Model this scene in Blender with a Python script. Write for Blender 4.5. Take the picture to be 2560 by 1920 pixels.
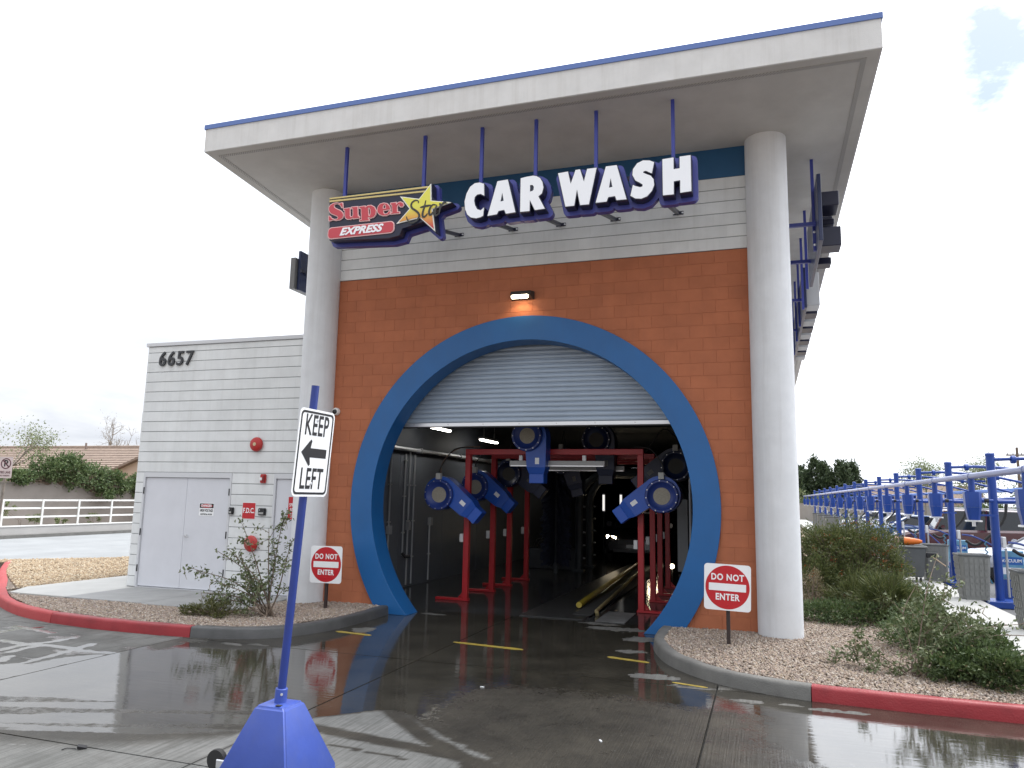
import bpy, bmesh, math, random
import numpy as np
from math import radians, sin, cos, pi
from mathutils import Vector, Matrix, Euler
from mathutils.geometry import tessellate_polygon

for o in list(bpy.data.objects): bpy.data.objects.remove(o)
S = bpy.context.scene
COL = S.collection
random.seed(7); RNG = np.random.default_rng(7)

# ------------------------------------------------------------------ camera
cam_d = bpy.data.cameras.new('camera'); cam = bpy.data.objects.new('camera', cam_d); COL.objects.link(cam)
YAW, PITCH, ROLL = radians(18.663), radians(8.527), radians(1.124)
fw = Vector((-sin(YAW)*cos(PITCH), cos(YAW)*cos(PITCH), sin(PITCH)))
rt = Vector((cos(YAW), sin(YAW), 0)); up = rt.cross(fw)
rr = cos(ROLL)*rt + sin(ROLL)*up; uu = -sin(ROLL)*rt + cos(ROLL)*up
M = Matrix((rr, uu, -fw)).transposed().to_4x4(); M.translation = Vector((12.006, -11.996, 1.901))
cam.matrix_world = M
cam_d.sensor_width = 36; cam_d.sensor_fit = 'HORIZONTAL'; cam_d.lens = 1867.8/2560*36
cam_d.clip_start = 0.05; cam_d.clip_end = 3000
S.camera = cam

# ------------------------------------------------------------------ sky and sun
SUN_EL, SUN_AZ = radians(58), radians(35)      # azimuth from +Y towards +X: high, behind the building to the right
W = bpy.data.worlds.new('World'); S.world = W; W.use_nodes = True
nt = W.node_tree; nt.nodes.clear()
def N(tree, t, **kw):
    n = tree.nodes.new(t)
    for k, v in kw.items(): setattr(n, k, v)
    return n
def wn(t, **kw): return N(nt, t, **kw)
L = nt.links.new
out = wn('ShaderNodeOutputWorld'); bg = wn('ShaderNodeBackground'); bg.inputs['Strength'].default_value = 0.10
sky = wn('ShaderNodeTexSky', sky_type='NISHITA', sun_disc=False, sun_elevation=SUN_EL, sun_rotation=SUN_AZ)
sky.air_density = 1.0; sky.dust_density = 1.5
tc = wn('ShaderNodeTexCoord'); sep = wn('ShaderNodeSeparateXYZ'); L(tc.outputs['Generated'], sep.inputs[0])
def math_(op, a, b=None, clamp=False, tree=None):
    n = N(tree or nt, 'ShaderNodeMath', operation=op); n.use_clamp = clamp
    for i, x in enumerate((a, b)):
        if x is None: continue
        if isinstance(x, (int, float)): n.inputs[i].default_value = x
        else: (tree or nt).links.new(x, n.inputs[i])
    return n.outputs[0]
zz = math_('ADD', math_('MAXIMUM', sep.outputs[2], 0.0), 0.14)
cx = math_('DIVIDE', sep.outputs[0], zz); cy = math_('DIVIDE', sep.outputs[1], zz)
cmb = wn('ShaderNodeCombineXYZ'); L(cx, cmb.inputs[0]); L(cy, cmb.inputs[1])
n1 = wn('ShaderNodeTexNoise'); n1.inputs['Scale'].default_value = 0.9; n1.inputs['Detail'].default_value = 7; n1.inputs['Roughness'].default_value = 0.55
n1.inputs['Distortion'].default_value = 0.3
L(cmb.outputs[0], n1.inputs['Vector'])
n2 = wn('ShaderNodeTexNoise'); n2.inputs['Scale'].default_value = 2.6; n2.inputs['Detail'].default_value = 8; n2.inputs['Roughness'].default_value = 0.6
L(cmb.outputs[0], n2.inputs['Vector'])
# one open gap in the overcast, high on the right
gapdir = Vector((0.2318, 0.8515, 0.4702)).normalized()
nrm = wn('ShaderNodeVectorMath', operation='NORMALIZE'); L(tc.outputs['Generated'], nrm.inputs[0])
dot = wn('ShaderNodeVectorMath', operation='DOT_PRODUCT'); L(nrm.outputs[0], dot.inputs[0]); dot.inputs[1].default_value = gapdir
gap = math_('SUBTRACT', math_('MULTIPLY', math_('SUBTRACT', dot.outputs['Value'], 0.9968), 380.0), math_('MULTIPLY', math_('SUBTRACT', n2.outputs[0], 0.5), -3.5), clamp=True)
cov = math_('SUBTRACT', 1.0, math_('MULTIPLY', gap, 0.96), clamp=True)
rampc = wn('ShaderNodeValToRGB'); L(n1.outputs[0], rampc.inputs[0])
rampc.color_ramp.elements[0].position = 0.36; rampc.color_ramp.elements[0].color = (8.3, 8.75, 9.6, 1)
rampc.color_ramp.elements[1].position = 0.62; rampc.color_ramp.elements[1].color = (11.9, 12.15, 12.6, 1)
# the overcast darkens a little towards the horizon on the side away from the sun
sd = Vector((sin(SUN_AZ)*cos(SUN_EL), cos(SUN_AZ)*cos(SUN_EL), sin(SUN_EL)))
dot2 = wn('ShaderNodeVectorMath', operation='DOT_PRODUCT'); L(nrm.outputs[0], dot2.inputs[0]); dot2.inputs[1].default_value = sd
glow = math_('ADD', 0.64, math_('MULTIPLY', math_('POWER', math_('MAXIMUM', math_('SUBTRACT', dot2.outputs['Value'], 0.15), 0.0), 1.5), 2.2))
hz_ = wn('ShaderNodeMapRange'); hz_.interpolation_type = 'SMOOTHSTEP'; hz_.inputs['From Min'].default_value = 0.0; hz_.inputs['From Max'].default_value = 0.16; hz_.inputs['To Min'].default_value = 0.80; L(sep.outputs[2], hz_.inputs['Value'])
glow = math_('MULTIPLY', glow, hz_.outputs[0])
cmul = wn('ShaderNodeVectorMath', operation='SCALE'); L(rampc.outputs[0], cmul.inputs[0]); L(glow, cmul.inputs['Scale'])
mx = wn('ShaderNodeMix', data_type='RGBA'); L(cov, mx.inputs['Factor']); L(sky.outputs[0], mx.inputs['A']); L(cmul.outputs[0], mx.inputs['B'])
L(mx.outputs['Result'], bg.inputs['Color']); L(bg.outputs[0], out.inputs[0])

sun_d = bpy.data.lights.new('sun', 'SUN'); sun_d.energy = 1.4; sun_d.angle = radians(14); sun_d.color = (1.0, 0.95, 0.88)
sun = bpy.data.objects.new('sun', sun_d); COL.objects.link(sun)
sun.rotation_euler = (-sd).to_track_quat('-Z', 'Y').to_euler(); sun.location = (30, 40, 60)

S.view_settings.view_transform = 'Standard'; S.view_settings.look = 'None'
S.view_settings.exposure = 0.72; S.view_settings.gamma = 1; S.view_settings.use_curve_mapping = False
S.render.engine = 'CYCLES'
S.cycles.max_bounces = 8; S.cycles.diffuse_bounces = 4; S.cycles.glossy_bounces = 4
S.cycles.sample_clamp_indirect = 6; S.cycles.use_denoising = True

# ------------------------------------------------------------------ materials
MATS = {}
def mat(name, col, rough=0.55, var=0.0, vscale=6.0, bump=0.0, bscale=40.0, metal=0.0, spec=0.5, emit=None, estr=0.0, var2=None, detail=6, coat=0.0, dirt=0.0, dscale=0.8, dcol=(0.18,0.15,0.12), trans=0.0, streak=0.0, per_obj=0.0, island=None):
    if name in MATS: return MATS[name]
    m = bpy.data.materials.new(name); m.use_nodes = True; t = m.node_tree
    p = t.nodes['Principled BSDF']; k = t.links.new
    p.inputs['Roughness'].default_value = rough; p.inputs['Metallic'].default_value = metal
    p.inputs['Specular IOR Level'].default_value = spec; p.inputs['Coat Weight'].default_value = coat
    p.inputs['Transmission Weight'].default_value = trans
    c4 = (*col, 1); p.inputs['Base Color'].default_value = c4
    tcn = N(t, 'ShaderNodeTexCoord'); geo = N(t, 'ShaderNodeNewGeometry')
    pos = geo.outputs['Position']
    src = None
    if var > 0:
        nz = N(t, 'ShaderNodeTexNoise'); nz.inputs['Scale'].default_value = vscale; nz.inputs['Detail'].default_value = detail; nz.inputs['Roughness'].default_value = 0.62
        k(pos, nz.inputs['Vector'])
        mxn = N(t, 'ShaderNodeMix', data_type='RGBA')
        a = var2 or tuple(c*(1-var) for c in col); b = col if var2 else tuple(min(1, c*(1+var)) for c in col)
        mxn.inputs['A'].default_value = (*a, 1); mxn.inputs['B'].default_value = (*b, 1)
        rmp = N(t, 'ShaderNodeMapRange'); rmp.inputs['From Min'].default_value = 0.3; rmp.inputs['From Max'].default_value = 0.7
        k(nz.outputs[0], rmp.inputs['Value']); k(rmp.outputs[0], mxn.inputs['Factor'])
        src = mxn.outputs['Result']
    if dirt > 0:
        nd = N(t, 'ShaderNodeTexNoise'); nd.inputs['Scale'].default_value = dscale; nd.inputs['Detail'].default_value = 9; nd.inputs['Roughness'].default_value = 0.7
        k(pos, nd.inputs['Vector'])
        r2 = N(t, 'ShaderNodeMapRange'); r2.inputs['From Min'].default_value = 0.5; r2.inputs['From Max'].default_value = 0.75; r2.inputs['To Max'].default_value = dirt
        k(nd.outputs[0], r2.inputs['Value'])
        md = N(t, 'ShaderNodeMix', data_type='RGBA'); k(r2.outputs[0], md.inputs['Factor'])
        if src: k(src, md.inputs['A'])
        else: md.inputs['A'].default_value = c4
        md.inputs['B'].default_value = (*dcol, 1); src = md.outputs['Result']
    if streak > 0:                                   # run-down water marks
        mp = N(t, 'ShaderNodeMapping'); mp.inputs['Scale'].default_value = (7, 7, 0.30); k(pos, mp.inputs['Vector'])
        ns = N(t, 'ShaderNodeTexNoise'); ns.inputs['Scale'].default_value = 1.0; ns.inputs['Detail'].default_value = 7; ns.inputs['Roughness'].default_value = 0.65; k(mp.outputs[0], ns.inputs['Vector'])
        r3 = N(t, 'ShaderNodeMapRange'); r3.inputs['From Min'].default_value = 0.50; r3.inputs['From Max'].default_value = 0.72; r3.inputs['To Max'].default_value = streak; k(ns.outputs[0], r3.inputs['Value'])
        m3 = N(t, 'ShaderNodeMix', data_type='RGBA'); k(r3.outputs[0], m3.inputs['Factor'])
        if src: k(src, m3.inputs['A'])
        else: m3.inputs['A'].default_value = c4
        m3.inputs['B'].default_value = (*dcol, 1); src = m3.outputs['Result']
    if per_obj > 0:                                  # each block takes the paint a little differently
        oi = N(t, 'ShaderNodeObjectInfo'); r4 = N(t, 'ShaderNodeMapRange'); r4.inputs['To Min'].default_value = 1-per_obj; r4.inputs['To Max'].default_value = 1+per_obj; k(oi.outputs['Random'], r4.inputs['Value'])
        m4 = N(t, 'ShaderNodeVectorMath', operation='SCALE'); k(r4.outputs[0], m4.inputs['Scale'])
        if src: k(src, m4.inputs[0])
        else: m4.inputs[0].default_value = col
        src = m4.outputs[0]
    if island:
        gi = N(t, 'ShaderNodeNewGeometry'); ri = N(t, 'ShaderNodeValToRGB'); k(gi.outputs['Random Per Island'], ri.inputs[0]); ri.color_ramp.interpolation = 'CONSTANT'
        els = ri.color_ramp.elements; els[0].color = (*island[0], 1); els[1].position = 1/len(island); els[1].color = (*island[1], 1)
        for q in range(2, len(island)): els.new(q/len(island)).color = (*island[q], 1)
        src = ri.outputs[0]
    if src: k(src, p.inputs['Base Color'])
    if bump > 0:
        nb = N(t, 'ShaderNodeTexNoise'); nb.inputs['Scale'].default_value = bscale; nb.inputs['Detail'].default_value = 5
        k(pos, nb.inputs['Vector'])
        bp = N(t, 'ShaderNodeBump'); bp.inputs['Strength'].default_value = bump; bp.inputs['Distance'].default_value = 0.01
        k(nb.outputs[0], bp.inputs['Height']); k(bp.outputs[0], p.inputs['Normal'])
    if emit:
        p.inputs['Emission Color'].default_value = (*emit, 1); p.inputs['Emission Strength'].default_value = estr
    MATS[name] = m; return m

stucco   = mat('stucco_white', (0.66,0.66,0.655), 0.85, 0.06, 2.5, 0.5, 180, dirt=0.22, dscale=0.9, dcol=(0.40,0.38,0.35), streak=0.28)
column_m = mat('column_white', (0.69,0.705,0.725), 0.8, 0.05, 3.0, 0.35, 160, dirt=0.16, dscale=0.7, dcol=(0.46,0.45,0.44), streak=0.30)
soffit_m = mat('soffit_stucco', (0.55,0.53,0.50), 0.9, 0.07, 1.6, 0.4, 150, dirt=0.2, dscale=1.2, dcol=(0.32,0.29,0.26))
cmu_w    = mat('masonry_white', (0.71,0.725,0.725), 0.8, 0.07, 1.8, 0.35, 110, dirt=0.22, dscale=1.1, dcol=(0.45,0.45,0.43), streak=0.22, per_obj=0.025)
joint_w  = mat('mortar_white', (0.20,0.21,0.22), 0.9, 0.1, 8)
cmu_o    = mat('masonry_orange', (0.435,0.145,0.068), 0.85, 0.10, 2.2, 0.6, 120, dirt=0.25, dscale=1.4, dcol=(0.31,0.115,0.068), streak=0.2, per_obj=0.05)
joint_o  = mat('mortar_orange', (0.40,0.135,0.066), 0.9, 0.1, 9, 0.4, 120)
ring_m   = mat('ring_blue', (0.008,0.105,0.31), 0.42, 0.08, 1.5, 0.06, 25, dirt=0.2, dscale=2.0, dcol=(0.025,0.10,0.24), streak=0.2)
band_m   = mat('band_blue', (0.012,0.085,0.20), 0.5, 0.06, 2)
trim_m   = mat('trim_blue', (0.10,0.17,0.42), 0.4)
rod_m    = mat('rod_blue', (0.040,0.055,0.30), 0.4, 0.08, 3)
sign_b   = mat('sign_box_blue', (0.055,0.065,0.30), 0.35)
sign_d   = mat('sign_return_navy', (0.010,0.012,0.035), 0.35)
sign_w   = mat('sign_face_white', (0.86,0.88,0.92), 0.35)
gold_m   = mat('sign_gold', (0.58,0.47,0.20), 0.3, metal=0.3)
pink_m   = mat('sign_pink_rim', (0.80,0.50,0.50), 0.4)
red_s    = mat('sign_red', (0.52,0.055,0.075), 0.4)
galv     = mat('shutter_galvanised', (0.35,0.42,0.51), 0.42, 0.08, 1.2, metal=0.25)
alu      = mat('aluminium', (0.72,0.73,0.75), 0.3, metal=0.7)
door_m   = mat('door_paint', (0.63,0.64,0.68), 0.5, 0.04, 2.0)
frame_m  = mat('door_frame_paint', (0.60,0.61,0.63), 0.5)
dark_gap = mat('dark_gap', (0.03,0.03,0.03), 0.8)
black_m  = mat('black_plastic', (0.015,0.015,0.017), 0.4)
steel    = mat('steel', (0.55,0.55,0.56), 0.3, metal=0.9)
red_bell = mat('fire_red', (0.42,0.022,0.020), 0.35)
red_sgn  = mat('sheet_red', (0.50,0.012,0.020), 0.4)
white_sg = mat('sheet_white', (0.84,0.85,0.86), 0.4, 0.03, 5)
black_sg = mat('sheet_black', (0.012,0.012,0.014), 0.45)
navy_pl  = mat('cabinet_navy', (0.020,0.030,0.085), 0.3, 0.2, 2)
kerb_red = mat('kerb_red_paint', (0.255,0.012,0.018), 0.5, 0.2, 3.0, 0.4, 60, dirt=0.5, dscale=3.0, dcol=(0.17,0.03,0.03))
kerb_pink= mat('kerb_red_faded', (0.36,0.038,0.040), 0.65, 0.2, 3.0, 0.4, 60, dirt=0.5, dscale=3.0, dcol=(0.20,0.05,0.045))
kerb_g   = mat('kerb_grey_damp', (0.068,0.068,0.068), 0.55, 0.25, 3.0, 0.5, 60, dirt=0.4, dscale=1.8, dcol=(0.05,0.05,0.05))
kerb_d   = mat('kerb_grey', (0.14,0.137,0.128), 0.75, 0.2, 3.5, 0.5, 60, dirt=0.55, dscale=2.2, dcol=(0.10,0.10,0.09))
walk_m   = mat('concrete_light', (0.42,0.415,0.395), 0.8, 0.08, 1.6, 0.3, 70, dirt=0.25, dscale=1.2, dcol=(0.36,0.35,0.33))
walk_d   = mat('concrete_grey', (0.27,0.27,0.265), 0.8, 0.12, 1.6, 0.3, 70, dirt=0.4, dscale=1.4, dcol=(0.17,0.17,0.165))
asphalt  = mat('asphalt_worn', (0.26,0.27,0.275), 0.9, 0.12, 0.8, 0.4, 90)
asph_lot = mat('asphalt_lot', (0.10,0.10,0.105), 0.8, 0.2, 0.6, 0.4, 90)
earth    = mat('desert_earth', (0.30,0.23,0.16), 0.95, 0.2, 0.5)
bed_m    = mat('gravel_bed', (0.15,0.12,0.095), 0.95, 0.35, 28, 0.9, 45)
stone_a  = mat('gravel_tan', (0.32,0.26,0.205), 0.9, bump=0.4, bscale=200, island=[(0.27,0.215,0.17),(0.36,0.30,0.25),(0.20,0.155,0.125),(0.31,0.245,0.18),(0.42,0.37,0.32),(0.25,0.20,0.175),(0.33,0.25,0.20)])
stone_b  = mat('gravel_gold', (0.36,0.275,0.19), 0.9, bump=0.4, bscale=200, island=[(0.36,0.27,0.17),(0.44,0.35,0.24),(0.24,0.175,0.11),(0.38,0.28,0.18),(0.47,0.40,0.30),(0.29,0.22,0.15)])
white_p  = mat('white_paint', (0.78,0.78,0.76), 0.5)
wall_bg  = mat('wall_beige', (0.26,0.235,0.215), 0.9, 0.1, 1.0, 0.3, 60)
wall_bg2 = mat('wall_beige_light', (0.34,0.315,0.285), 0.9, 0.1, 1.0, 0.3, 60)
roof_t   = mat('roof_tile', (0.26,0.195,0.155), 0.85, 0.2, 4.0, 0.3, 30)
house_m  = mat('house_stucco', (0.55,0.42,0.33), 0.9, 0.05, 2)
bark_m   = mat('bark', (0.16,0.12,0.09), 0.9, 0.3, 14, 0.5, 60)
bark_g   = mat('bark_grey', (0.24,0.21,0.18), 0.9, 0.3, 14, 0.5, 60)
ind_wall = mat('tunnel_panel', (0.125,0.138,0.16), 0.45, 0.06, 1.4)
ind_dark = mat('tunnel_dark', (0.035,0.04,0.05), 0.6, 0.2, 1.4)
gantry_m = mat('gantry_red', (0.42,0.018,0.025), 0.4, 0.12, 3)
blower_m = mat('blower_blue', (0.010,0.080,0.42), 0.33, 0.08, 3)
blower_d = mat('blower_inlet_blue', (0.02,0.045,0.22), 0.4)
mesh_m   = mat('inlet_mesh', (0.33,0.30,0.24), 0.6, 0.2, 60)
yellow_r = mat('rail_yellow', (0.36,0.27,0.02), 0.4, 0.2, 8, dirt=0.5, dscale=6)
conduit  = mat('conduit_grey', (0.40,0.41,0.43), 0.4, metal=0.4)
rubber   = mat('rubber', (0.02,0.02,0.02), 0.7)
lamp_on  = mat('tube_lit', (0.9,0.9,0.9), 0.4, emit=(1.0,0.97,0.9), estr=11)
wall_lamp= mat('wall_lamp_lit', (0.9,0.9,0.85), 0.4, emit=(1.0,0.86,0.6), estr=9)
head_on  = mat('headlamp_lit', (0.9,0.9,0.85), 0.3, emit=(1.0,0.82,0.55), estr=28)
vac_blue = mat('vacuum_blue', (0.008,0.05,0.28), 0.35, 0.1, 2.0)
vac_pipe = mat('vacuum_pipe_silver', (0.24,0.27,0.44), 0.38, metal=0.4)
vac_lite = mat('shade_band_blue', (0.10,0.25,0.72), 0.35)
bin_m    = mat('bin_grey', (0.20,0.205,0.20), 0.55, 0.1, 3)
bin_d    = mat('cart_grey', (0.085,0.092,0.098), 0.5, 0.1, 3)
orange_p = mat('orange_plastic', (0.72,0.17,0.02), 0.4)
console_m= mat('console_blue_panel', (0.12,0.30,0.45), 0.4, 0.3, 6)
kl_blue  = mat('stand_blue', (0.045,0.085,0.36), 0.38, 0.10, 3.5, 0.08, 30, dirt=0.35, dscale=6, dcol=(0.085,0.115,0.30), streak=0.25)
kl_pole  = mat('pole_blue', (0.018,0.040,0.22), 0.4, 0.08, 4)
post_dk  = mat('post_brown', (0.035,0.022,0.020), 0.6)
# ------------------------------------------------------------------ helpers
class MB:
    def __init__(s, mtx=None): s.v = []; s.f = []; s.m = mtx or Matrix()
    def add(s, vs, fs):
        n = len(s.v); s.v += [tuple(s.m @ Vector(p)) for p in vs]; s.f += [tuple(i+n for i in f) for f in fs]; return s
    def box(s, x0, y0, z0, x1, y1, z1):
        return s.add([(x0,y0,z0),(x1,y0,z0),(x1,y1,z0),(x0,y1,z0),(x0,y0,z1),(x1,y0,z1),(x1,y1,z1),(x0,y1,z1)],
                     [(0,3,2,1),(4,5,6,7),(0,1,5,4),(1,2,6,5),(2,3,7,6),(3,0,4,7)])
    def bar(s, a, b, w, h=None, upv=(0,0,1)):
        a = Vector(a); b = Vector(b); h = h or w; t = (b-a).normalized(); u = Vector(upv)
        if abs(t.dot(u)) > 0.95: u = Vector((1,0,0))
        r = t.cross(u).normalized()*w/2; u = r.cross(t).normalized()*h/2
        vs = [p+q for p in (a, b) for q in (-r-u, r-u, r+u, -r+u)]
        return s.add(vs, [(0,1,2,3),(7,6,5,4),(0,4,5,1),(1,5,6,2),(2,6,7,3),(3,7,4,0)])
    def tube(s, pts, rad, n=8, cap=True):
        pts = [Vector(p) for p in pts]; k = len(pts); R = rad if isinstance(rad, (list, tuple)) else [rad]*k
        vs = []; fs = []; pu = None
        for i, p in enumerate(pts):
            t = (pts[min(i+1, k-1)]-pts[max(i-1, 0)])
            t = t.normalized() if t.length > 1e-9 else Vector((0,0,1))
            u = pu if pu is not None else (Vector((0,0,1)) if abs(t.z) < 0.9 else Vector((1,0,0)))
            r = t.cross(u)
            if r.length < 1e-6: r = t.cross(Vector((0.3,0.7,0.2)))
            r.normalize(); u = r.cross(t).normalized(); pu = u
            for j in range(n):
                a = 2*pi*j/n; vs.append(p+R[i]*(cos(a)*r+sin(a)*u))
        for i in range(k-1):
            for j in range(n):
                a = i*n+j; b = i*n+(j+1) % n; fs.append((a, b, b+n, a+n))
        if cap: fs.append(tuple(range(n-1, -1, -1))); fs.append(tuple((k-1)*n+j for j in range(n)))
        return s.add(vs, fs)
    def lathe(s, prof, n=24, cap=True):          # profile (r, z) about local Z
        vs = []; fs = []
        for r, z in prof:
            for j in range(n): a = 2*pi*j/n; vs.append((r*cos(a), r*sin(a), z))
        for i in range(len(prof)-1):
            for j in range(n):
                a = i*n+j; b = i*n+(j+1) % n; fs.append((a, b, b+n, a+n))
        if cap: fs.append(tuple(range(n-1, -1, -1))); fs.append(tuple((len(prof)-1)*n+j for j in range(n)))
        return s.add(vs, fs)
    def prism(s, poly, z0, z1, holes=()):        # polygon in local XY, extruded along local Z
        loops = [list(poly)] + [list(h) for h in holes]
        flat = [p for l in loops for p in l]; n = len(flat)
        tris = tessellate_polygon([[Vector((x, y, 0)) for x, y in l] for l in loops])
        vs = [(x, y, z0) for x, y in flat]+[(x, y, z1) for x, y in flat]; fs = []
        for a, b, c in tris:
            pa, pb, pc = flat[a], flat[b], flat[c]
            cr = (pb[0]-pa[0])*(pc[1]-pa[1])-(pb[1]-pa[1])*(pc[0]-pa[0])
            if abs(cr) < 1e-12: continue
            if cr < 0: b, c = c, b
            fs.append((a+n, b+n, c+n)); fs.append((c, b, a))
        o = 0
        for li, l in enumerate(loops):
            k = len(l); ar = sum(l[i][0]*l[(i+1) % k][1]-l[(i+1) % k][0]*l[i][1] for i in range(k))
            ccw = (ar > 0) == (li == 0)
            for i in range(k):
                a = o+i; b = o+(i+1) % k
                fs.append((a, b, b+n, a+n) if ccw else (b, a, a+n, b+n))
            o += k
        return s.add(vs, fs)
    def mesh(s, name, smooth=False, bevel=0.0, seg=1, ang=35):
        me = bpy.data.meshes.new(name); me.from_pydata(s.v, [], s.f); me.update()
        if bevel:
            bm = bmesh.new(); bm.from_mesh(me); bmesh.ops.remove_doubles(bm, verts=bm.verts, dist=1e-5)
            es = [e for e in bm.edges if len(e.link_faces) == 2 and e.calc_face_angle(0) > 0.5]
            bmesh.ops.bevel(bm, geom=es, offset=bevel, segments=seg, affect='EDGES', clamp_overlap=True)
            bm.to_mesh(me); bm.free()
        if smooth:
            me.polygons.foreach_set('use_smooth', [True]*len(me.polygons)); me.set_sharp_from_angle(angle=radians(ang))
        return me
    def build(s, name, m, parent=None, smooth=False, bevel=0.0, seg=1, ang=35):
        return link(name, s.mesh(name, smooth, bevel, seg, ang), m, parent)

def link(name, me, m, parent=None, world=True):
    if m is not None and len(me.materials) == 0: me.materials.append(m)
    o = bpy.data.objects.new(name, me); COL.objects.link(o)
    if parent is not None: attach(o, parent, world)
    return o
def attach(o, parent, world=True):
    o.parent = parent
    if world: o.matrix_parent_inverse = wmat(parent).inverted()
def wmat(o):
    m = o.matrix_basis.copy()
    return wmat(o.parent) @ o.matrix_parent_inverse @ m if o.parent else m
def tag(o, label=None, cat=None, group=None, kind=None):
    if label: o['label'] = label
    if cat: o['category'] = cat
    if group: o['group'] = group
    if kind: o['kind'] = kind
    return o
def thing(name, label, cat, loc=(0,0,0), group=None):
    e = bpy.data.objects.new(name, None); COL.objects.link(e); e.location = loc; e.empty_display_size = 0.2
    return tag(e, label, cat, group)
def struct(o, label=None): return tag(o, label, kind='structure')
def copy_tree(o, parent=None):
    c = o.copy(); COL.objects.link(c); inv = o.matrix_parent_inverse.copy(); c.parent = parent
    if parent: c.matrix_parent_inverse = inv
    for ch in [x for x in COL.objects if x.parent == o]:
        copy_tree(ch, c)
    return c
def frame(o, x, y):                       # matrix with origin o, local x and y axes
    x = Vector(x).normalized(); y = Vector(y); y = (y-x*y.dot(x)).normalized(); z = x.cross(y)
    m = Matrix((x, y, z)).transposed().to_4x4(); m.translation = Vector(o); return m
FRONT = lambda o: frame(o, (1,0,0), (0,0,1))     # local x right, y up, z towards the viewer (-Y)

def text(s, size, depth=0.004, offset=0.0, align='CENTER', shear=0.0, space=1.0, sx=1.0, name='lettering', res=3):
    c = bpy.data.curves.new(name, 'FONT'); c.body = s; c.size = size; c.extrude = depth/2; c.offset = offset
    c.align_x = align; c.align_y = 'CENTER'; c.shear = shear; c.space_character = space; c.resolution_u = res
    o = bpy.data.objects.new(name, c); COL.objects.link(o)
    dg = bpy.context.evaluated_depsgraph_get(); me = bpy.data.meshes.new_from_object(o.evaluated_get(dg))
    bpy.data.objects.remove(o); bpy.data.curves.remove(c)
    me.name = name; me.materials.clear()
    if sx != 1.0: me.transform(Matrix.Diagonal((sx, 1, 1, 1)))
    return me
def put_text(s, mtx, size, m, parent, **kw):
    me = text(s, size, **kw); me.transform(mtx); return link(kw.get('name', 'lettering'), me, m, parent)
def fat(polys, off, depth, z0, mtx, name, m, parent):   # polygon (with holes) fattened by off, as a plate
    c = bpy.data.curves.new(name, 'CURVE'); c.dimensions = '2D'; c.fill_mode = 'BOTH'; c.offset = off; c.extrude = depth/2
    for pl in polys:
        sp = c.splines.new('POLY'); sp.points.add(len(pl)-1); sp.use_cyclic_u = True
        for i, (x, y) in enumerate(pl): sp.points[i].co = (x, y, 0, 1)
    o = bpy.data.objects.new(name, c); COL.objects.link(o)
    dg = bpy.context.evaluated_depsgraph_get(); me = bpy.data.meshes.new_from_object(o.evaluated_get(dg))
    bpy.data.objects.remove(o); bpy.data.curves.remove(c); me.materials.clear()
    me.transform(mtx @ Matrix.Translation((0, 0, z0+depth/2)))
    return link(name, me, m, parent)
def circle(r, n=32, cx=0, cy=0, a0=0.0): return [(cx+r*cos(a0+2*pi*i/n), cy+r*sin(a0+2*pi*i/n)) for i in range(n)]
def rrect(w, h, r, n=5, cx=0, cy=0):
    ps = []
    for qx, qy, a in ((1,1,0),(-1,1,90),(-1,-1,180),(1,-1,270)):
        for i in range(n+1):
            t = radians(a+90*i/n); ps.append((cx+qx*(w/2-r)+r*cos(t), cy+qy*(h/2-r)+r*sin(t)))
    return ps
def stroke(pts, w0, w1=None):             # ribbon outline of a polyline; width may taper at the ends
    P = [Vector((x, y)) for x, y in pts]; k = len(P); Lf = []; Rt = []
    for i, p in enumerate(P):
        t = (P[min(i+1, k-1)]-P[max(i-1, 0)]).normalized(); nn = Vector((-t.y, t.x))
        w = w0 if w1 is None else (w1+(w0-w1)*sin(pi*i/(k-1)))
        Lf.append(tuple(p+nn*w/2)); Rt.append(tuple(p-nn*w/2))
    return Lf, Rt
def smooth_pts(pts, n=4):                 # Catmull-Rom
    P = [Vector(p) for p in pts]; out_ = []
    for i in range(len(P)-1):
        a, b, c, d_ = P[max(i-1,0)], P[i], P[i+1], P[min(i+2, len(P)-1)]
        for j in range(n):
            t = j/n; out_.append(0.5*((2*b)+(c-a)*t+(2*a-5*b+4*c-d_)*t*t+(3*b-a-3*c+d_)*t**3))
    out_.append(P[-1]); return [tuple(p) for p in out_]
def in_poly(x, y, poly):
    x = np.asarray(x); y = np.asarray(y); r = np.zeros(x.shape, bool); k = len(poly)
    for i in range(k):
        x0, y0 = poly[i]; x1, y1 = poly[(i+1) % k]
        c = ((y0 > y) != (y1 > y)) & (x < (x1-x0)*(y-y0)/((y1-y0) if y1 != y0 else 1e-9)+x0); r ^= c
    return r
_G = np.random.default_rng(3).random((256, 256))
def vnoise(x, y, sc):
    x = np.asarray(x)*sc; y = np.asarray(y)*sc; xi = np.floor(x).astype(int); yi = np.floor(y).astype(int); fx = x-xi; fy = y-yi
    fx = fx*fx*(3-2*fx); fy = fy*fy*(3-2*fy); g = lambda a, b: _G[a % 256, b % 256]
    return (g(xi,yi)*(1-fx)+g(xi+1,yi)*fx)*(1-fy)+(g(xi,yi+1)*(1-fx)+g(xi+1,yi+1)*fx)*fy
def fbm(x, y, sc, o=4): return sum(vnoise(np.asarray(x)+17*i, np.asarray(y)+5*i, sc*2**i)*0.5**i for i in range(o))/sum(0.5**i for i in range(o))
def sstep(a, b, x): t = np.clip((x-a)/(b-a), 0, 1); return t*t*(3-2*t)
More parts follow.
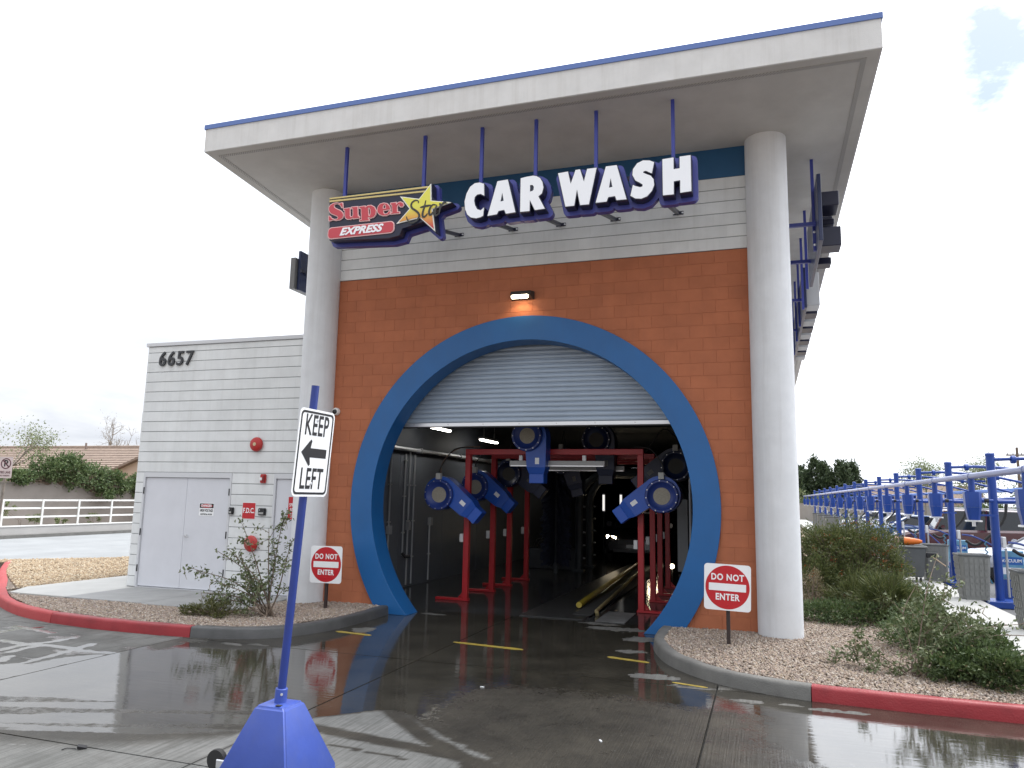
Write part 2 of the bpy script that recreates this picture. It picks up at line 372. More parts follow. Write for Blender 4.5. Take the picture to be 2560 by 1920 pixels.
def seg_dist(x, y, pts):
    dmin = np.full(np.shape(x), 1e9)
    for (x0, y0), (x1, y1) in zip(pts[:-1], pts[1:]):
        dx, dy = x1-x0, y1-y0; t = np.clip(((x-x0)*dx+(y-y0)*dy)/(dx*dx+dy*dy+1e-12), 0, 1)
        dmin = np.minimum(dmin, np.hypot(x-x0-t*dx, y-y0-t*dy))
    return dmin

def outline(shapes, off, g=0.012):
    """outer contours of the union of polygons grown by off (marching squares on a distance field)"""
    xs = [p[0] for l in shapes for p in l]; ys = [p[1] for l in shapes for p in l]; mg = off+3*g
    X, Y = np.meshgrid(np.arange(min(xs)-mg, max(xs)+mg, g), np.arange(min(ys)-mg, max(ys)+mg, g)); F = np.full(X.shape, 1e9)
    for l in shapes:
        dd_ = seg_dist(X, Y, list(l)+[l[0]]); F = np.minimum(F, np.where(in_poly(X, Y, l), -dd_, dd_))
    F = F-off; nxt = {}
    def cut(i0, j0, i1, j1):
        a, b = F[i0, j0], F[i1, j1]; t = a/(a-b); return (round(X[i0,j0]+(X[i1,j1]-X[i0,j0])*t, 5), round(Y[i0,j0]+(Y[i1,j1]-Y[i0,j0])*t, 5))
    I, J = np.nonzero((np.minimum(np.minimum(F[:-1,:-1], F[1:,:-1]), np.minimum(F[:-1,1:], F[1:,1:])) < 0) & (np.maximum(np.maximum(F[:-1,:-1], F[1:,:-1]), np.maximum(F[:-1,1:], F[1:,1:])) >= 0))
    for i, j in zip(I, J):
        c = [(i,j),(i,j+1),(i+1,j+1),(i+1,j)]; s_ = [F[q] < 0 for q in c]; ent = []; ext = []
        for k in range(4):
            a, b = c[k], c[(k+1) % 4]
            if s_[k] and not s_[(k+1) % 4]: ext.append(cut(*a, *b))
            elif not s_[k] and s_[(k+1) % 4]: ent.append(cut(*a, *b))
        for a, b in zip(ext, ent): nxt[a] = b
    loops = []
    while nxt:
        a, b = nxt.popitem(); lp = [a]
        while b in nxt: lp.append(b); b = nxt.pop(b)
        if len(lp) < 8: continue
        out_ = [lp[0]]                                   # drop points that lie on straight runs
        for k in range(1, len(lp)):
            p, q, r = out_[-1], lp[k], lp[(k+1) % len(lp)]
            cr = abs((q[0]-p[0])*(r[1]-p[1])-(q[1]-p[1])*(r[0]-p[0])); ln = math.hypot(r[0]-p[0], r[1]-p[1])
            if ln < 1e-9 or cr/ln > 0.0012: out_.append(q)
        loops.append(out_)
    ar = lambda l: 0.5*sum(l[k][0]*l[(k+1) % len(l)][1]-l[(k+1) % len(l)][0]*l[k][1] for k in range(len(l)))
    loops.sort(key=lambda l: -abs(ar(l))); sg = 1 if ar(loops[0]) > 0 else -1
    return [l[::sg] for l in loops if ar(l)*sg > 0], [l for l in loops if ar(l)*sg < 0]
def plate(shapes, off, z0, z1, mtx, name, m, parent, g=0.012, holes=False):
    outs, ins = outline(shapes, off, g); mb = MB(mtx)
    for l in outs: mb.prism(l, z0, z1)
    return mb.build(name, m, parent)
# ------------------------------------------------------------------ the ground
def sheet(name, poly, z, m, label=None, thick=0.05):
    o = MB().prism(poly, z-thick, z).build(name, m); return struct(o, label)
sheet('ground', [(-900,-600),(900,-600),(900,1200),(-900,1200)], -0.42, earth)
sheet('street', [(-17.0,-60),(-2.2,-60),(-2.2,-1.6),(-7.6,2.6),(-5.0,5.4),(-3.2,9.0),(-3.2,120),(-17.0,120)], -0.20, asphalt, 'worn pale grey asphalt street beyond the gravel')
sheet('car_lot', [(15.9,-40),(60,-40),(60,120),(15.9,120)], -0.16, asph_lot, 'dark asphalt parking lot under the vacuum stations')
sheet('driveway_base', [(-7.0,-14),(15.9,-14),(15.9,0.9),(-7.0,0.9)], -0.185, dark_gap)
sheet('street_gutter', [(-7.7,2.45),(-5.05,5.2),(-3.3,8.95),(-3.45,9.0),(-5.2,5.35),(-7.85,2.6)], -0.06, white_p, 'pale concrete strip along the street edge', 0.15)

# wet concrete driveway: two vertex fields say how damp the concrete is and where a film of water lies on it
XB = [-6.7, -3.05, 0.57, 4.20, 7.83, 11.45, 15.07]; YB = [-10.6, -7.05, -3.13, 0.70]
APRON = ([-9,3,5.0,5.79,6.87,7.64,7.94,8.4,8.57,9.62,10.1,10.7,11.5,13,18], [-7.5,-7.25,-7.12,-7.0,-6.75,-6.22,-5.72,-5.25,-5.13,-5.86,-6.2,-6.62,-7.3,-8.3,-9.3])
STREAKS = [[(2.79,-4.71),(2.73,-4.35),(2.86,-4.11),(2.91,-3.76)], [(2.21,-4.27),(2.68,-4.30),(3.18,-4.24),(3.75,-4.32),(4.17,-4.29)], [(3.36,-5.14),(3.2,-4.9)],
           [(3.69,-5.11),(3.59,-4.45),(3.49,-3.97)], [(1.64,-3.84),(1.65,-3.59),(1.81,-3.34)], [(1.43,-3.43),(1.82,-3.50),(2.32,-3.60)], [(2.99,-4.72),(2.95,-4.42)]]
BROAD = [(3.40,-5.35),(3.83,-5.10),(3.91,-4.73),(4.20,-4.31),(4.20,-5.8),(3.6,-6.6),(2.6,-6.4)]
TRACKS = [([(7.9,-5.9),(8.6,-6.0),(9.6,-6.14),(10.3,-6.35)], 0.10), ([(8.35,-5.0),(8.75,-5.4),(9.25,-5.85),(9.75,-6.2),(10.0,-6.6)], 0.10), ([(8.15,-6.22),(9.3,-6.36)], 0.02)]
ISLES = [(9.75,0.15,0.50,0.22),(10.2,-0.55,0.22,0.20),(10.22,-1.48,0.20,0.13),(10.72,-2.82,0.34,0.13),(11.2,-3.14,0.28,0.07),(11.78,-3.50,0.22,0.07),(12.2,-3.48,0.14,0.05),(9.4,0.55,0.3,0.12),
         (6.15,-1.55,0.22,0.30),(5.15,-3.22,0.16,0.06),(5.45,-3.12,0.18,0.06),(12.7,-3.55,0.30,0.07),(6.5,0.30,0.25,0.10)]
def wetmap(x, y):
    nz = fbm(x, y, 1.1)-0.5; nf = fbm(x+3, y, 5.0)-0.5; nff = fbm(x, y+9, 16.0, 3)-0.5
    film = np.ones_like(x); damp = np.ones_like(x)
    s = y-np.interp(x, APRON[0], APRON[1])+0.10*nf+0.10*nff
    edge = np.where(x < 7.7, 0.45, 0.05)
    a = y*0.94-x*0.33                                # sweeping streaks where tyres dragged water to the left
    st = fbm(a*9.0, x*0.55, 1.0, 3)-0.5
    k = sstep(-edge, edge*0.6, s+np.where(x < 7.7, 0.9*st*sstep(-0.9, -0.1, s), 0))
    film *= k; damp *= np.clip(sstep(-edge-0.06, edge*0.2-0.02, s)+0.06, 0, 1)
    # thin drag lines across the film
    dl = fbm(a*7.0+40, x*0.4, 1.0, 2)-0.5
    film *= 1-0.55*sstep(0.18, 0.25, dl)*sstep(-1.6, -0.5, -(y+4.6))*sstep(8.3, 7.6, x)*(y < -5.2)
    for pts, w in TRACKS:
        dd = seg_dist(x, y, pts)+0.03*nff; tk = 1-sstep(w*0.7, w*1.2, dd)
        film = np.maximum(film, tk*0.25); damp = np.maximum(damp, tk*0.9)
    # the middle of the drive is damp and broomed rather than flooded
    mid = sstep(8.2, 9.4, x+0.5*nz)*sstep(13.0, 11.6, x+0.6*nz)*sstep(-3.2, -4.2, y+0.5*nz)
    film = np.minimum(film, 1-0.66*mid)
    # left slab: mostly dry with wet streaks
    left = x < 4.2
    f2 = np.zeros_like(x)
    for pts in STREAKS: f2 = np.maximum(f2, 1-sstep(0.03, 0.085, seg_dist(x, y, pts)+0.07*nff+0.05*nf))
    dist_b = np.where(in_poly(x, y, BROAD), -1.0, 1.0)*seg_dist(x, y, BROAD+BROAD[:1])+0.25*nf+0.1*nff
    f2 = np.maximum(f2, 1-sstep(-0.02, 0.06, dist_b))
    f2 = np.maximum(f2, 0.5*sstep(0.12, 0.25, fbm(x*0.7, y*2.4, 2.0)-0.5))
    f2 *= sstep(-3.15, -3.32, y)
    film = np.where(left, f2*sstep(-7.6, -6.6, y), film)
    damp = np.where(left, np.clip(0.34+0.8*f2+0.8*nz+0.3*nf, 0, 1)*np.where(y > -3.4, 0.75, 1.0), damp)
    # the strip against the left kerb just right of the joint has drained
    rim = sstep(4.9, 4.4, x+0.4*nf)*sstep(-4.1, -3.6, y+0.5*(x-4.2)+0.2*nf)
    film = np.where(left, film, film*(1-0.8*rim)); damp = np.where(left, damp, damp*(1-0.35*rim))
    for cx_, cy_, rx, ry in ISLES:
        q = np.hypot((x-cx_)/rx, (y-cy_)/ry)+1.3*nf+0.9*nff; isl = 1-sstep(0.85, 1.05, q)
        film *= 1-isl; damp *= 1-0.72*isl
    film = np.clip(film*(1+0.2*nz), 0, 1)
    return film, np.clip(damp+0.12*nf*(damp > 0.05), 0, 1)

def wet_material():
    m = bpy.data.materials.new('driveway_concrete'); m.use_nodes = True; t = m.node_tree; k = t.links.new; p = t.nodes['Principled BSDF']
    fa = N(t, 'ShaderNodeAttribute', attribute_name='film'); da = N(t, 'ShaderNodeAttribute', attribute_name='damp')
    geo = N(t, 'ShaderNodeNewGeometry')
    def noise(sc, det=6, r=0.6, vec=None):
        n = N(t, 'ShaderNodeTexNoise'); n.inputs['Scale'].default_value = sc; n.inputs['Detail'].default_value = det; n.inputs['Roughness'].default_value = r
        k(vec or geo.outputs['Position'], n.inputs['Vector']); return n.outputs[0]
    def ramp(v, a, b, lo=0.0, hi=1.0):
        n = N(t, 'ShaderNodeMapRange'); n.inputs['From Min'].default_value = a; n.inputs['From Max'].default_value = b; n.inputs['To Min'].default_value = lo; n.inputs['To Max'].default_value = hi; k(v, n.inputs['Value']); return n.outputs[0]
    def mixc(f, a, b):
        n = N(t, 'ShaderNodeMix', data_type='RGBA')
        if isinstance(f, float): n.inputs['Factor'].default_value = f
        else: k(f, n.inputs['Factor'])
        for nm, c in (('A', a), ('B', b)):
            if isinstance(c, tuple): n.inputs[nm].default_value = (*c, 1)
            else: k(c, n.inputs[nm])
        return n.outputs['Result']
    rag = noise(6.5, 9, 0.72); rag2 = noise(22, 5, 0.6)
    jit = math_('ADD', math_('MULTIPLY', math_('SUBTRACT', rag, 0.5, tree=t), 0.75, tree=t), math_('MULTIPLY', math_('SUBTRACT', rag2, 0.5, tree=t), 0.25, tree=t), tree=t)
    film = ramp(math_('ADD', fa.outputs['Fac'], jit, tree=t), 0.36, 0.60)
    damp = ramp(math_('ADD', da.outputs['Fac'], math_('MULTIPLY', jit, 0.7, tree=t), tree=t), 0.12, 0.85)
    blot = ramp(noise(1.7, 8, 0.68), 0.35, 0.7)
    dry = mixc(blot, (0.125,0.126,0.120), (0.195,0.193,0.184))
    dry = mixc(ramp(noise(14, 6), 0.5, 0.75, 0, 0.35), dry, (0.09,0.088,0.083))
    wetc = mixc(blot, (0.022,0.020,0.016), (0.056,0.050,0.039))
    oil = ramp(noise(2.6, 4, 0.5), 0.64, 0.74, 0, 0.45); dry = mixc(oil, dry, (0.10,0.097,0.09))
    col = mixc(damp, dry, wetc)
    spk = noise(55, 2); col = mixc(ramp(spk, 0.69, 0.74, 0, 0.4), col, (0.36,0.35,0.33)); spk2 = noise(38, 2); col = mixc(ramp(spk2, 0.70, 0.76, 0, 0.5), col, (0.05,0.05,0.045))
    mp0 = N(t, 'ShaderNodeMapping'); k(geo.outputs['Position'], mp0.inputs['Vector']); mp0.inputs['Scale'].default_value = (45, 1.1, 1)
    col = mixc(ramp(noise(1.0, 4, 0.6, mp0.outputs[0]), 0.42, 0.68, 0, 0.45), col, (0.030,0.027,0.022))
    k(col, p.inputs['Base Color'])
    rough = N(t, 'ShaderNodeMix', data_type='FLOAT'); k(film, rough.inputs['Factor'])
    r0 = N(t, 'ShaderNodeMix', data_type='FLOAT'); k(damp, r0.inputs['Factor']); r0.inputs['A'].default_value = 0.85; r0.inputs['B'].default_value = 0.50
    k(r0.outputs['Result'], rough.inputs['A']); k(ramp(noise(3.2, 6, 0.65), 0.35, 0.72, 0.025, 0.085), rough.inputs['B'])
    k(rough.outputs['Result'], p.inputs['Roughness'])
    k(ramp(film, 0.0, 1.0, 1.33, 1.62), p.inputs['IOR'])
    # broom marks run along the drive; they drown where the film lies
    mp = N(t, 'ShaderNodeMapping'); k(geo.outputs['Position'], mp.inputs['Vector']); mp.inputs['Scale'].default_value = (70, 1.6, 1)
    br = noise(1.0, 3, 0.5, mp.outputs[0]); gr = noise(120, 3)
    hs = math_('ADD', math_('MULTIPLY', br, 1.1, tree=t), math_('MULTIPLY', gr, 0.5, tree=t), tree=t)
    b1 = N(t, 'ShaderNodeBump'); k(hs, b1.inputs['Height']); b1.inputs['Distance'].default_value = 0.006
    k(ramp(film, 0.0, 1.0, 0.6, 0.0), b1.inputs['Strength'])
    mp2 = N(t, 'ShaderNodeMapping'); k(geo.outputs['Position'], mp2.inputs['Vector']); mp2.inputs['Scale'].default_value = (2.2, 15.0, 1)
    rip = noise(1.0, 4, 0.55, mp2.outputs[0])
    b2 = N(t, 'ShaderNodeBump'); k(rip, b2.inputs['Height']); b2.inputs['Distance'].default_value = 0.004; b2.inputs['Strength'].default_value = 0.30
    k(b1.outputs[0], b2.inputs['Normal']); k(b2.outputs[0], p.inputs['Normal'])
    return m
wet_m = wet_material()
def slab(x0, x1, y0, y1, st, parent, name='slab'):
    g = 0.009; xs = np.linspace(x0+g, x1-g, max(2, int((x1-x0)/st)+1)); ys = np.linspace(y0+g, y1-g, max(2, int((y1-y0)/st)+1))
    X, Y = np.meshgrid(xs, ys); nx, ny = len(xs), len(ys); X = X.ravel(); Y = Y.ravel()
    V = np.stack([X, Y, np.full_like(X, -0.15)], 1)
    i = np.arange(nx*ny).reshape(ny, nx); F = np.stack([i[:-1,:-1], i[:-1,1:], i[1:,1:], i[1:,:-1]], -1).reshape(-1, 4)
    per = list(i[0,:])+list(i[1:,-1])+list(i[-1,-2::-1])+list(i[-2:0:-1,0])
    nb = len(V); V = np.vstack([V, V[per]-[0,0,0.03]]); k = len(per)
    S4 = np.array([[per[a], nb+a, nb+(a+1) % k, per[(a+1) % k]] for a in range(k)])
    me = bpy.data.meshes.new(name); me.from_pydata(V.tolist(), [], np.vstack([F, S4]).tolist()); me.update()
    fl, dm = wetmap(V[:,0], V[:,1])
    for nm, arr in (('film', fl), ('damp', dm)):
        at = me.attributes.new(nm, 'FLOAT', 'POINT'); at.data.foreach_set('value', arr.astype(np.float32))
    return link(name, me, wet_m, parent)
drive = thing('driveway', None, None, (6, -5, -0.15)); struct(drive, 'wet concrete driveway cast in large slabs in front of the tunnel')
for i in range(6):
    for j in range(3):
        vis = (i >= 2 and j == 1) or (i == 3 and j == 2) or (i == 4 and j == 2) or (i in (2, 3, 4) and j == 0)
        slab(XB[i], XB[i+1], YB[j], YB[j+1], 0.04 if vis else 0.25, drive)
# worn yellow dashes
yl = mat('yellow_line_worn', (0.33,0.24,0.035), 0.55, 0.3, 20, dirt=0.7, dscale=14, dcol=(0.10,0.09,0.06))
for (x0, y0, x1, y1, w) in ((5.87,-1.82,6.50,-1.90,0.09), (7.79,-1.86,8.85,-1.97,0.10), (10.0,-1.95,10.56,-2.08,0.09), (10.95,-3.0,11.35,-3.1,0.05)):
    n_ = 9; t_ = np.linspace(0, 1, n_); jw = 1+0.35*(RNG.random(n_)-0.5)
    jw[0] *= 0.35; jw[-1] *= 0.4
    pts = [(x0+(x1-x0)*a, y0+(y1-y0)*a-w/2*b) for a, b in zip(t_, jw)]+[(x0+(x1-x0)*a, y0+(y1-y0)*a+w/2*b) for a, b in zip(t_[::-1], jw[::-1])]
    o = MB().prism(pts, -0.149, -0.146).build('road_marking', yl, drive)

# ------------------------------------------------------------------ kerbs
def kerb(path, m, label, w=0.17, zt=0.0, zb=-0.19, top_m=None):
    P = [Vector((x, y)) for x, y in path]; mb = MB(); vs = []; k = len(P)
    prof = [(0.0, zb), (0.012, zt-0.035), (0.022, zt-0.012), (0.045, zt), (w-0.03, zt), (w, zt-0.02), (w, zb)]
    for i, p in enumerate(P):
        t = (P[min(i+1, k-1)]-P[max(i-1, 0)]).normalized(); nn = Vector((-t.y, t.x))
        for a, z in prof: q = p+nn*a; vs.append((q.x, q.y, z+0.004*random.uniform(-1, 1)*(z > -0.1)))
    n_ = len(prof); fs = []
    for i in range(k-1):
        for j in range(n_-1): a = i*n_+j; fs.append((a, a+n_, a+n_+1, a+1))
    fs.append(tuple(range(n_))); fs.append(tuple((k-1)*n_+j for j in range(n_-1, -1, -1)))
    mb.add(vs, fs); o = mb.build('kerb', m, None, smooth=True, ang=50); return struct(o, label)
KL = smooth_pts([(-6.6,2.55),(-5.2,1.35),(-4.04,0.42),(-3.08,-0.30),(-1.88,-1.25),(-0.68,-2.10),(0.55,-2.72),(1.60,-3.02)], 5)
kerb(KL, kerb_pink, 'faded red kerb curving away at the left')
kerb(smooth_pts([(1.61,-3.02),(2.6,-3.13),(3.5,-3.14),(4.29,-3.09)], 5), kerb_red, 'red kerb section in front of the utility doors')
KLG = smooth_pts([(4.30,-3.09),(4.9,-2.95),(5.40,-2.62),(5.70,-2.05),(5.82,-1.40),(5.84,-0.60),(5.82,0.02)], 5)
kerb(KLG, kerb_g, 'damp dark grey kerb end left of the tunnel mouth')
KRG = smooth_pts([(10.46,0.02),(10.44,-0.5),(10.50,-1.25),(10.82,-2.15),(11.40,-2.84),(12.0,-3.14),(12.40,-3.24)], 6)
kerb(KRG, kerb_d, 'grey kerb end right of the tunnel mouth')
kerb(smooth_pts([(12.41,-3.24),(13.2,-3.30),(14.3,-3.32),(15.6,-3.33),(16.3,-3.33)], 5), kerb_red, 'bright red kerb section at the right edge')

# ------------------------------------------------------------------ walks and planting beds
def slabs(name, rects, z, m, label, th=0.12):
    r0 = rects[0]; e = thing(name, None, None, (float(r0[0]), float(r0[1]), z) if len(r0) == 4 else (*r0[0], z)); struct(e, label)
    for r in rects:
        mb = MB()
        if len(r) == 4: mb.box(r[0], r[1], z-th, r[2], r[3], z)
        else: mb.prism(r, z-th, z)
        mb.build('slab', m, e, bevel=0.008)
    return e
slabs('door_walk', [(0.26,-1.62,1.99,-0.012), (2.0,-1.68,3.84,-0.012)], 0.0, walk_d, 'grey concrete pad in front of the double door')
slabs('corner_walk', [[(-1.12,-1.56),(0.25,-1.58),(0.25,-0.012),(-0.012,-0.012),(-0.012,1.4),(-1.46,1.4),(-1.53,-0.9)], (-1.46,1.41,-0.012,4.4), (-1.46,4.41,-0.012,7.4)], -0.004, walk_m, 'pale concrete walk wrapping the corner of the utility wing')
slabs('side_walk', [(14.86,y,16.1,y+2.98) for y in np.arange(-3.1, 74, 3.0)], 0.0, walk_m, 'bright concrete walk beside the vacuum stations', 0.2)
BED_L = [(-6.45,2.45),(-4.0,0.55),(-1.85,-1.08),(-0.6,-1.93),(0.6,-2.55),(1.7,-2.84),(3.0,-2.97),(4.3,-2.92),(5.2,-2.55),(5.66,-1.4),(5.66,0.3),(-0.1,0.3),(-0.1,7),(-3.4,7),(-5.1,5.1),(-7.6,2.5)]
BED_R = [(10.62,0.2),(10.62,-1.2),(10.95,-2.05),(11.5,-2.7),(12.4,-3.07),(14.84,-3.15),(14.84,14),(12.1,14),(12.1,0.2)]
struct(MB().prism(BED_L, -0.2, -0.035).build('gravel_bed', bed_m), 'tan gravel bed in front of the utility wing')
struct(MB().prism(BED_R, -0.2, -0.035).build('gravel_bed', bed_m), 'pinkish gravel bed round the right column')
def pebbles(name, poly, n, m, label, keep=None, smin=0.012, smax=0.026, zf=None):
    xs = [p[0] for p in poly]; ys = [p[1] for p in poly]; got = np.zeros((0, 2))
    while len(got) < n:
        q = np.stack([RNG.uniform(min(xs), max(xs), n), RNG.uniform(min(ys), max(ys), n)], 1)
        ok = in_poly(q[:,0], q[:,1], poly)
        if keep is not None: ok &= keep(q[:,0], q[:,1])
        got = np.vstack([got, q[ok]])
    q = got[:n]
    base = np.array([(1,0,0),(-1,0,0),(0,1,0),(0,-1,0),(0,0,1),(0,0,-1)], float)
    tri = np.array([(0,2,4),(2,1,4),(1,3,4),(3,0,4),(2,0,5),(1,2,5),(3,1,5),(0,3,5)])
    sc = RNG.uniform(smin, smax, (n, 1, 1))*RNG.uniform(0.6, 1.3, (n, 1, 3))
    sc[:,:,2] *= 0.75
    V = base[None]*sc*RNG.uniform(0.7, 1.25, (n, 6, 1))
    a = RNG.uniform(0, 2*pi, n); ca, sa = np.cos(a)[:,None], np.sin(a)[:,None]; tl = RNG.uniform(-0.6, 0.6, (n, 1))
    x, y, z = V[...,0], V[...,1], V[...,2]; x, z = x*np.cos(tl)-z*np.sin(tl), x*np.sin(tl)+z*np.cos(tl)
    V = np.stack([x*ca-y*sa+q[:,0:1], x*sa+y*ca+q[:,1:2], z-0.028+RNG.uniform(0, 0.014, (n, 1))+(0.03*(fbm(q[:,0], q[:,1], 1.2)-0.5))[:,None]], -1).reshape(-1, 3)
    F = (tri[None]+6*np.arange(n)[:,None,None]).reshape(-1, 3)
    me = bpy.data.meshes.new(name); me.vertices.add(len(V)); me.vertices.foreach_set('co', V.ravel())
    me.loops.add(F.size); me.loops.foreach_set('vertex_index', F.ravel().astype(np.int32)); me.polygons.add(len(F))
    me.polygons.foreach_set('loop_start', np.arange(0, F.size, 3, dtype=np.int32)); me.update(); me.validate()
    return tag(link(name, me, m), label, 'gravel', kind='stuff')
def off_walk(x, y): return ~(((x > -1.5) & (x < 3.86) & (y > -1.68)) | ((x > -1.14) & (x < 0.3) & (y > -1.6)) | (np.hypot(x-4.17, y+0.1) < 0.32))
pebbles('gravel_stones', [(-1.2,-1.0),(-1.85,-1.08),(-0.6,-1.93),(0.6,-2.55),(1.7,-2.84),(3.0,-2.97),(4.3,-2.92),(5.2,-2.55),(5.66,-1.4),(5.66,0.0),(3.8,0.0),(3.8,-1.5),(0,-1.5)], 26000, stone_a, 'tan crushed stone covering the bed left of the tunnel', off_walk)
pebbles('gravel_stones', [(-6.3,2.4),(-4.0,0.6),(-1.5,-1.1),(-1.5,4),(-3.6,6.5),(-5.1,5.0),(-7.3,2.6)], 20000, stone_b, 'golden crushed stone beyond the pale corner walk', None, 0.02, 0.045)
pebbles('gravel_stones', [(10.62,0.0),(10.62,-1.2),(10.95,-2.05),(11.5,-2.7),(12.4,-3.07),(14.82,-3.15),(14.82,2.5),(12.3,2.5),(12.3,0.0)], 42000, stone_a, 'pinkish tan crushed stone covering the bed right of the tunnel', lambda x, y: np.hypot(x-12.17, y+0.1) > 0.30)
# ------------------------------------------------------------------ masonry helpers
def block_mesh(w, h, dep=0.05, ch=0.003, name='block', cx_=0.003):      # front at y=0 facing -Y, origin at lower left
    vs = [(cx_,0,ch),(w-cx_,0,ch),(w-cx_,0,h-ch),(cx_,0,h-ch),(0,ch,0),(w,ch,0),(w,ch,h),(0,ch,h),(0,dep,0),(w,dep,0),(w,dep,h),(0,dep,h)]
    fs = [(0,1,2,3),(4,5,1,0),(5,6,2,1),(6,7,3,2),(7,4,0,3),(4,8,9,5),(5,9,10,6),(6,10,11,7),(7,11,8,4)]
    return MB().add(vs, fs).mesh(name)
_BM = {}
def block(x0, x1, z0, z1, y, m, parent, gx, gz, name='block'):
    w = round(x1-x0-gx, 4); h = round(z1-z0-gz, 4)
    if w < 0.02 or h < 0.02: return
    key = (w, h, m.name)
    if key not in _BM: me = block_mesh(w, h, name=name, ch=0.0035 if gz > 0.006 else 0.0022, cx_=0.0022 if gx > 0.002 else 0.0005); me.materials.append(m); _BM[key] = me
    o = bpy.data.objects.new(name, _BM[key]); COL.objects.link(o)
    o.location = (x0+gx/2, y+random.uniform(-0.0004, 0.0004), z0+gz/2)
    attach(o, parent); return o
CH, CL = 0.2032, 0.4064
RX, RZ, RI, RO = 8.17, 1.77, 2.78, 3.20
XL, XR, ZO, ZB, ZS = 4.44, 11.90, 5.872, 7.091, 7.60

# ------------------------------------------------------------------ the car wash building
B = thing('car_wash_building', 'tall car wash tunnel building with orange block front and flat overhanging roof', 'building', (8.17, 0, -0.15))
def arc(r, a0, a1, n): return [(RX+r*cos(radians(a0+(a1-a0)*i/n)), RZ+r*sin(radians(a0+(a1-a0)*i/n))) for i in range(n+1)]
RW = 2.95; aw = math.degrees(math.asin((RZ+0.15)/RW))
wall_poly = [(XL,-0.15)]+arc(RW, 180+aw, -aw, 60)+[(XR,-0.15),(XR,ZO),(XL,ZO)]
fw_ = MB(FRONT((0,0,0))).prism(wall_poly, -0.30, -0.005).build('front_wall', joint_o, B)
def corners_ok(x0, x1, z0, z1, r):
    return all(math.hypot(x-RX, z-RZ) > r for x in (x0, x1) for z in (z0, z1)) and not (x0 < RX < x1 and abs((z0+z1)/2-RZ) < r) and math.hypot(min(max(RX, x0), x1)-RX, min(max(RZ, z0), z1)-RZ) > r
nrow = int(math.ceil((ZO+0.15)/CH))
for r in range(nrow):
    z1 = ZO-r*CH; z0 = max(-0.14, z1-CH)
    if z1-z0 < 0.03: continue
    x = XL-(CL/2 if r % 2 else 0.0)
    while x < XR-0.01:
        x0, x1 = max(x, XL), min(x+CL, XR); x += CL
        if XR-x1 < 0.04: x1 = XR
        if x1-x0 < 0.045: continue
        if corners_ok(x0, x1, z0, z1, RI+0.14): block(x0, x1, z0, z1, 0.0, cmu_o, fw_, 0.004, 0.004)
        else:
            # keep only the stretch of the block that stays outside the opening (its cut edge hides behind the ring)
            dz = min(abs(z0-RZ), abs(z1-RZ)) if (z0 > RZ or z1 < RZ) else 0
            rr_ = RI+0.14
            if dz < rr_:
                hx = math.sqrt(rr_*rr_-dz*dz)
                if x0 < RX-hx-0.03: block(x0, min(x1, RX-hx), z0, z1, 0.0, cmu_o, fw_, 0.004, 0.004)
                if x1 > RX+hx+0.03: block(max(x0, RX+hx), x1, z0, z1, 0.0, cmu_o, fw_, 0.004, 0.004)
uw = MB(FRONT((0,0,0))).prism([(XL,ZO+0.001),(XR,ZO+0.001),(XR,ZB),(XL,ZB)], -0.30, 0.012).build('upper_wall', joint_w, B)
for r in range(6):
    z0 = ZO+r*CH; x = XL-(CL/2 if r % 2 else 0.0)
    while x < XR-0.01:
        x0, x1 = max(x, XL), min(x+CL, XR); x += CL
        if XR-x1 < 0.04: x1 = XR
        if x1-x0 > 0.045: block(x0, x1, z0, z0+CH, -0.020, cmu_w, uw, 0.0004, 0.011)
MB().box(XL, -0.016, ZB+0.002, XR, 0.30, ZS-0.003).build('blue_band', band_m, B)
# portal ring
ao = math.degrees(math.asin((RZ+0.148)/RO)); ai = math.degrees(math.asin((RZ+0.148)/RI))
ring_poly = arc(RO, 180+ao, -ao, 96)+arc(RI, -ai, 180+ai, 96)
ring = MB(FRONT((0,0,0))).prism(ring_poly, -0.38, 0.07).build('portal_ring', ring_m, B, smooth=True, bevel=0.008, ang=30)
# roof
RPOLY = [(3.10,-2.30),(13.59,-2.28),(13.62,30),(2.45,30),(2.70,2.0)]
def inset(poly, d_):
    k = len(poly); res = []
    for i in range(k):
        a, b, c = Vector(poly[i-1]), Vector(poly[i]), Vector(poly[(i+1) % k])
        t1 = (b-a).normalized(); t2 = (c-b).normalized(); n1_ = Vector((-t1.y, t1.x)); n2_ = Vector((-t2.y, t2.x))
        bis = (n1_+n2_); bis = bis/max(0.2, bis.dot(n1_)); res.append(tuple(b+bis*d_))
    return res
roof = MB().prism(RPOLY, ZS, 8.02).build('roof', stucco, B, bevel=0.006)
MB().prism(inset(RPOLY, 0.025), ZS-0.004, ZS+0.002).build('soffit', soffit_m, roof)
MB().prism(inset(RPOLY, -0.018), 8.005, 8.085).build('roof_trim', trim_m, roof)
vent_m = mat('soffit_vent', (0.20,0.19,0.18), 0.7)
def vent_material():
    t = vent_m.node_tree; k = t.links.new; p = t.nodes['Principled BSDF']; g = N(t, 'ShaderNodeNewGeometry')
    w = N(t, 'ShaderNodeTexWave'); w.wave_type = 'BANDS'; w.bands_direction = 'DIAGONAL'; w.inputs['Scale'].default_value = 14
    k(g.outputs['Position'], w.inputs['Vector']); mx_ = N(t, 'ShaderNodeMix', data_type='RGBA'); k(w.outputs['Fac'], mx_.inputs['Factor'])
    mx_.inputs['A'].default_value = (0.27,0.26,0.245,1); mx_.inputs['B'].default_value = (0.50,0.48,0.455,1); k(mx_.outputs['Result'], p.inputs['Base Color'])
vent_material()
p1, p2 = inset(RPOLY, 0.17), inset(RPOLY, 0.235)
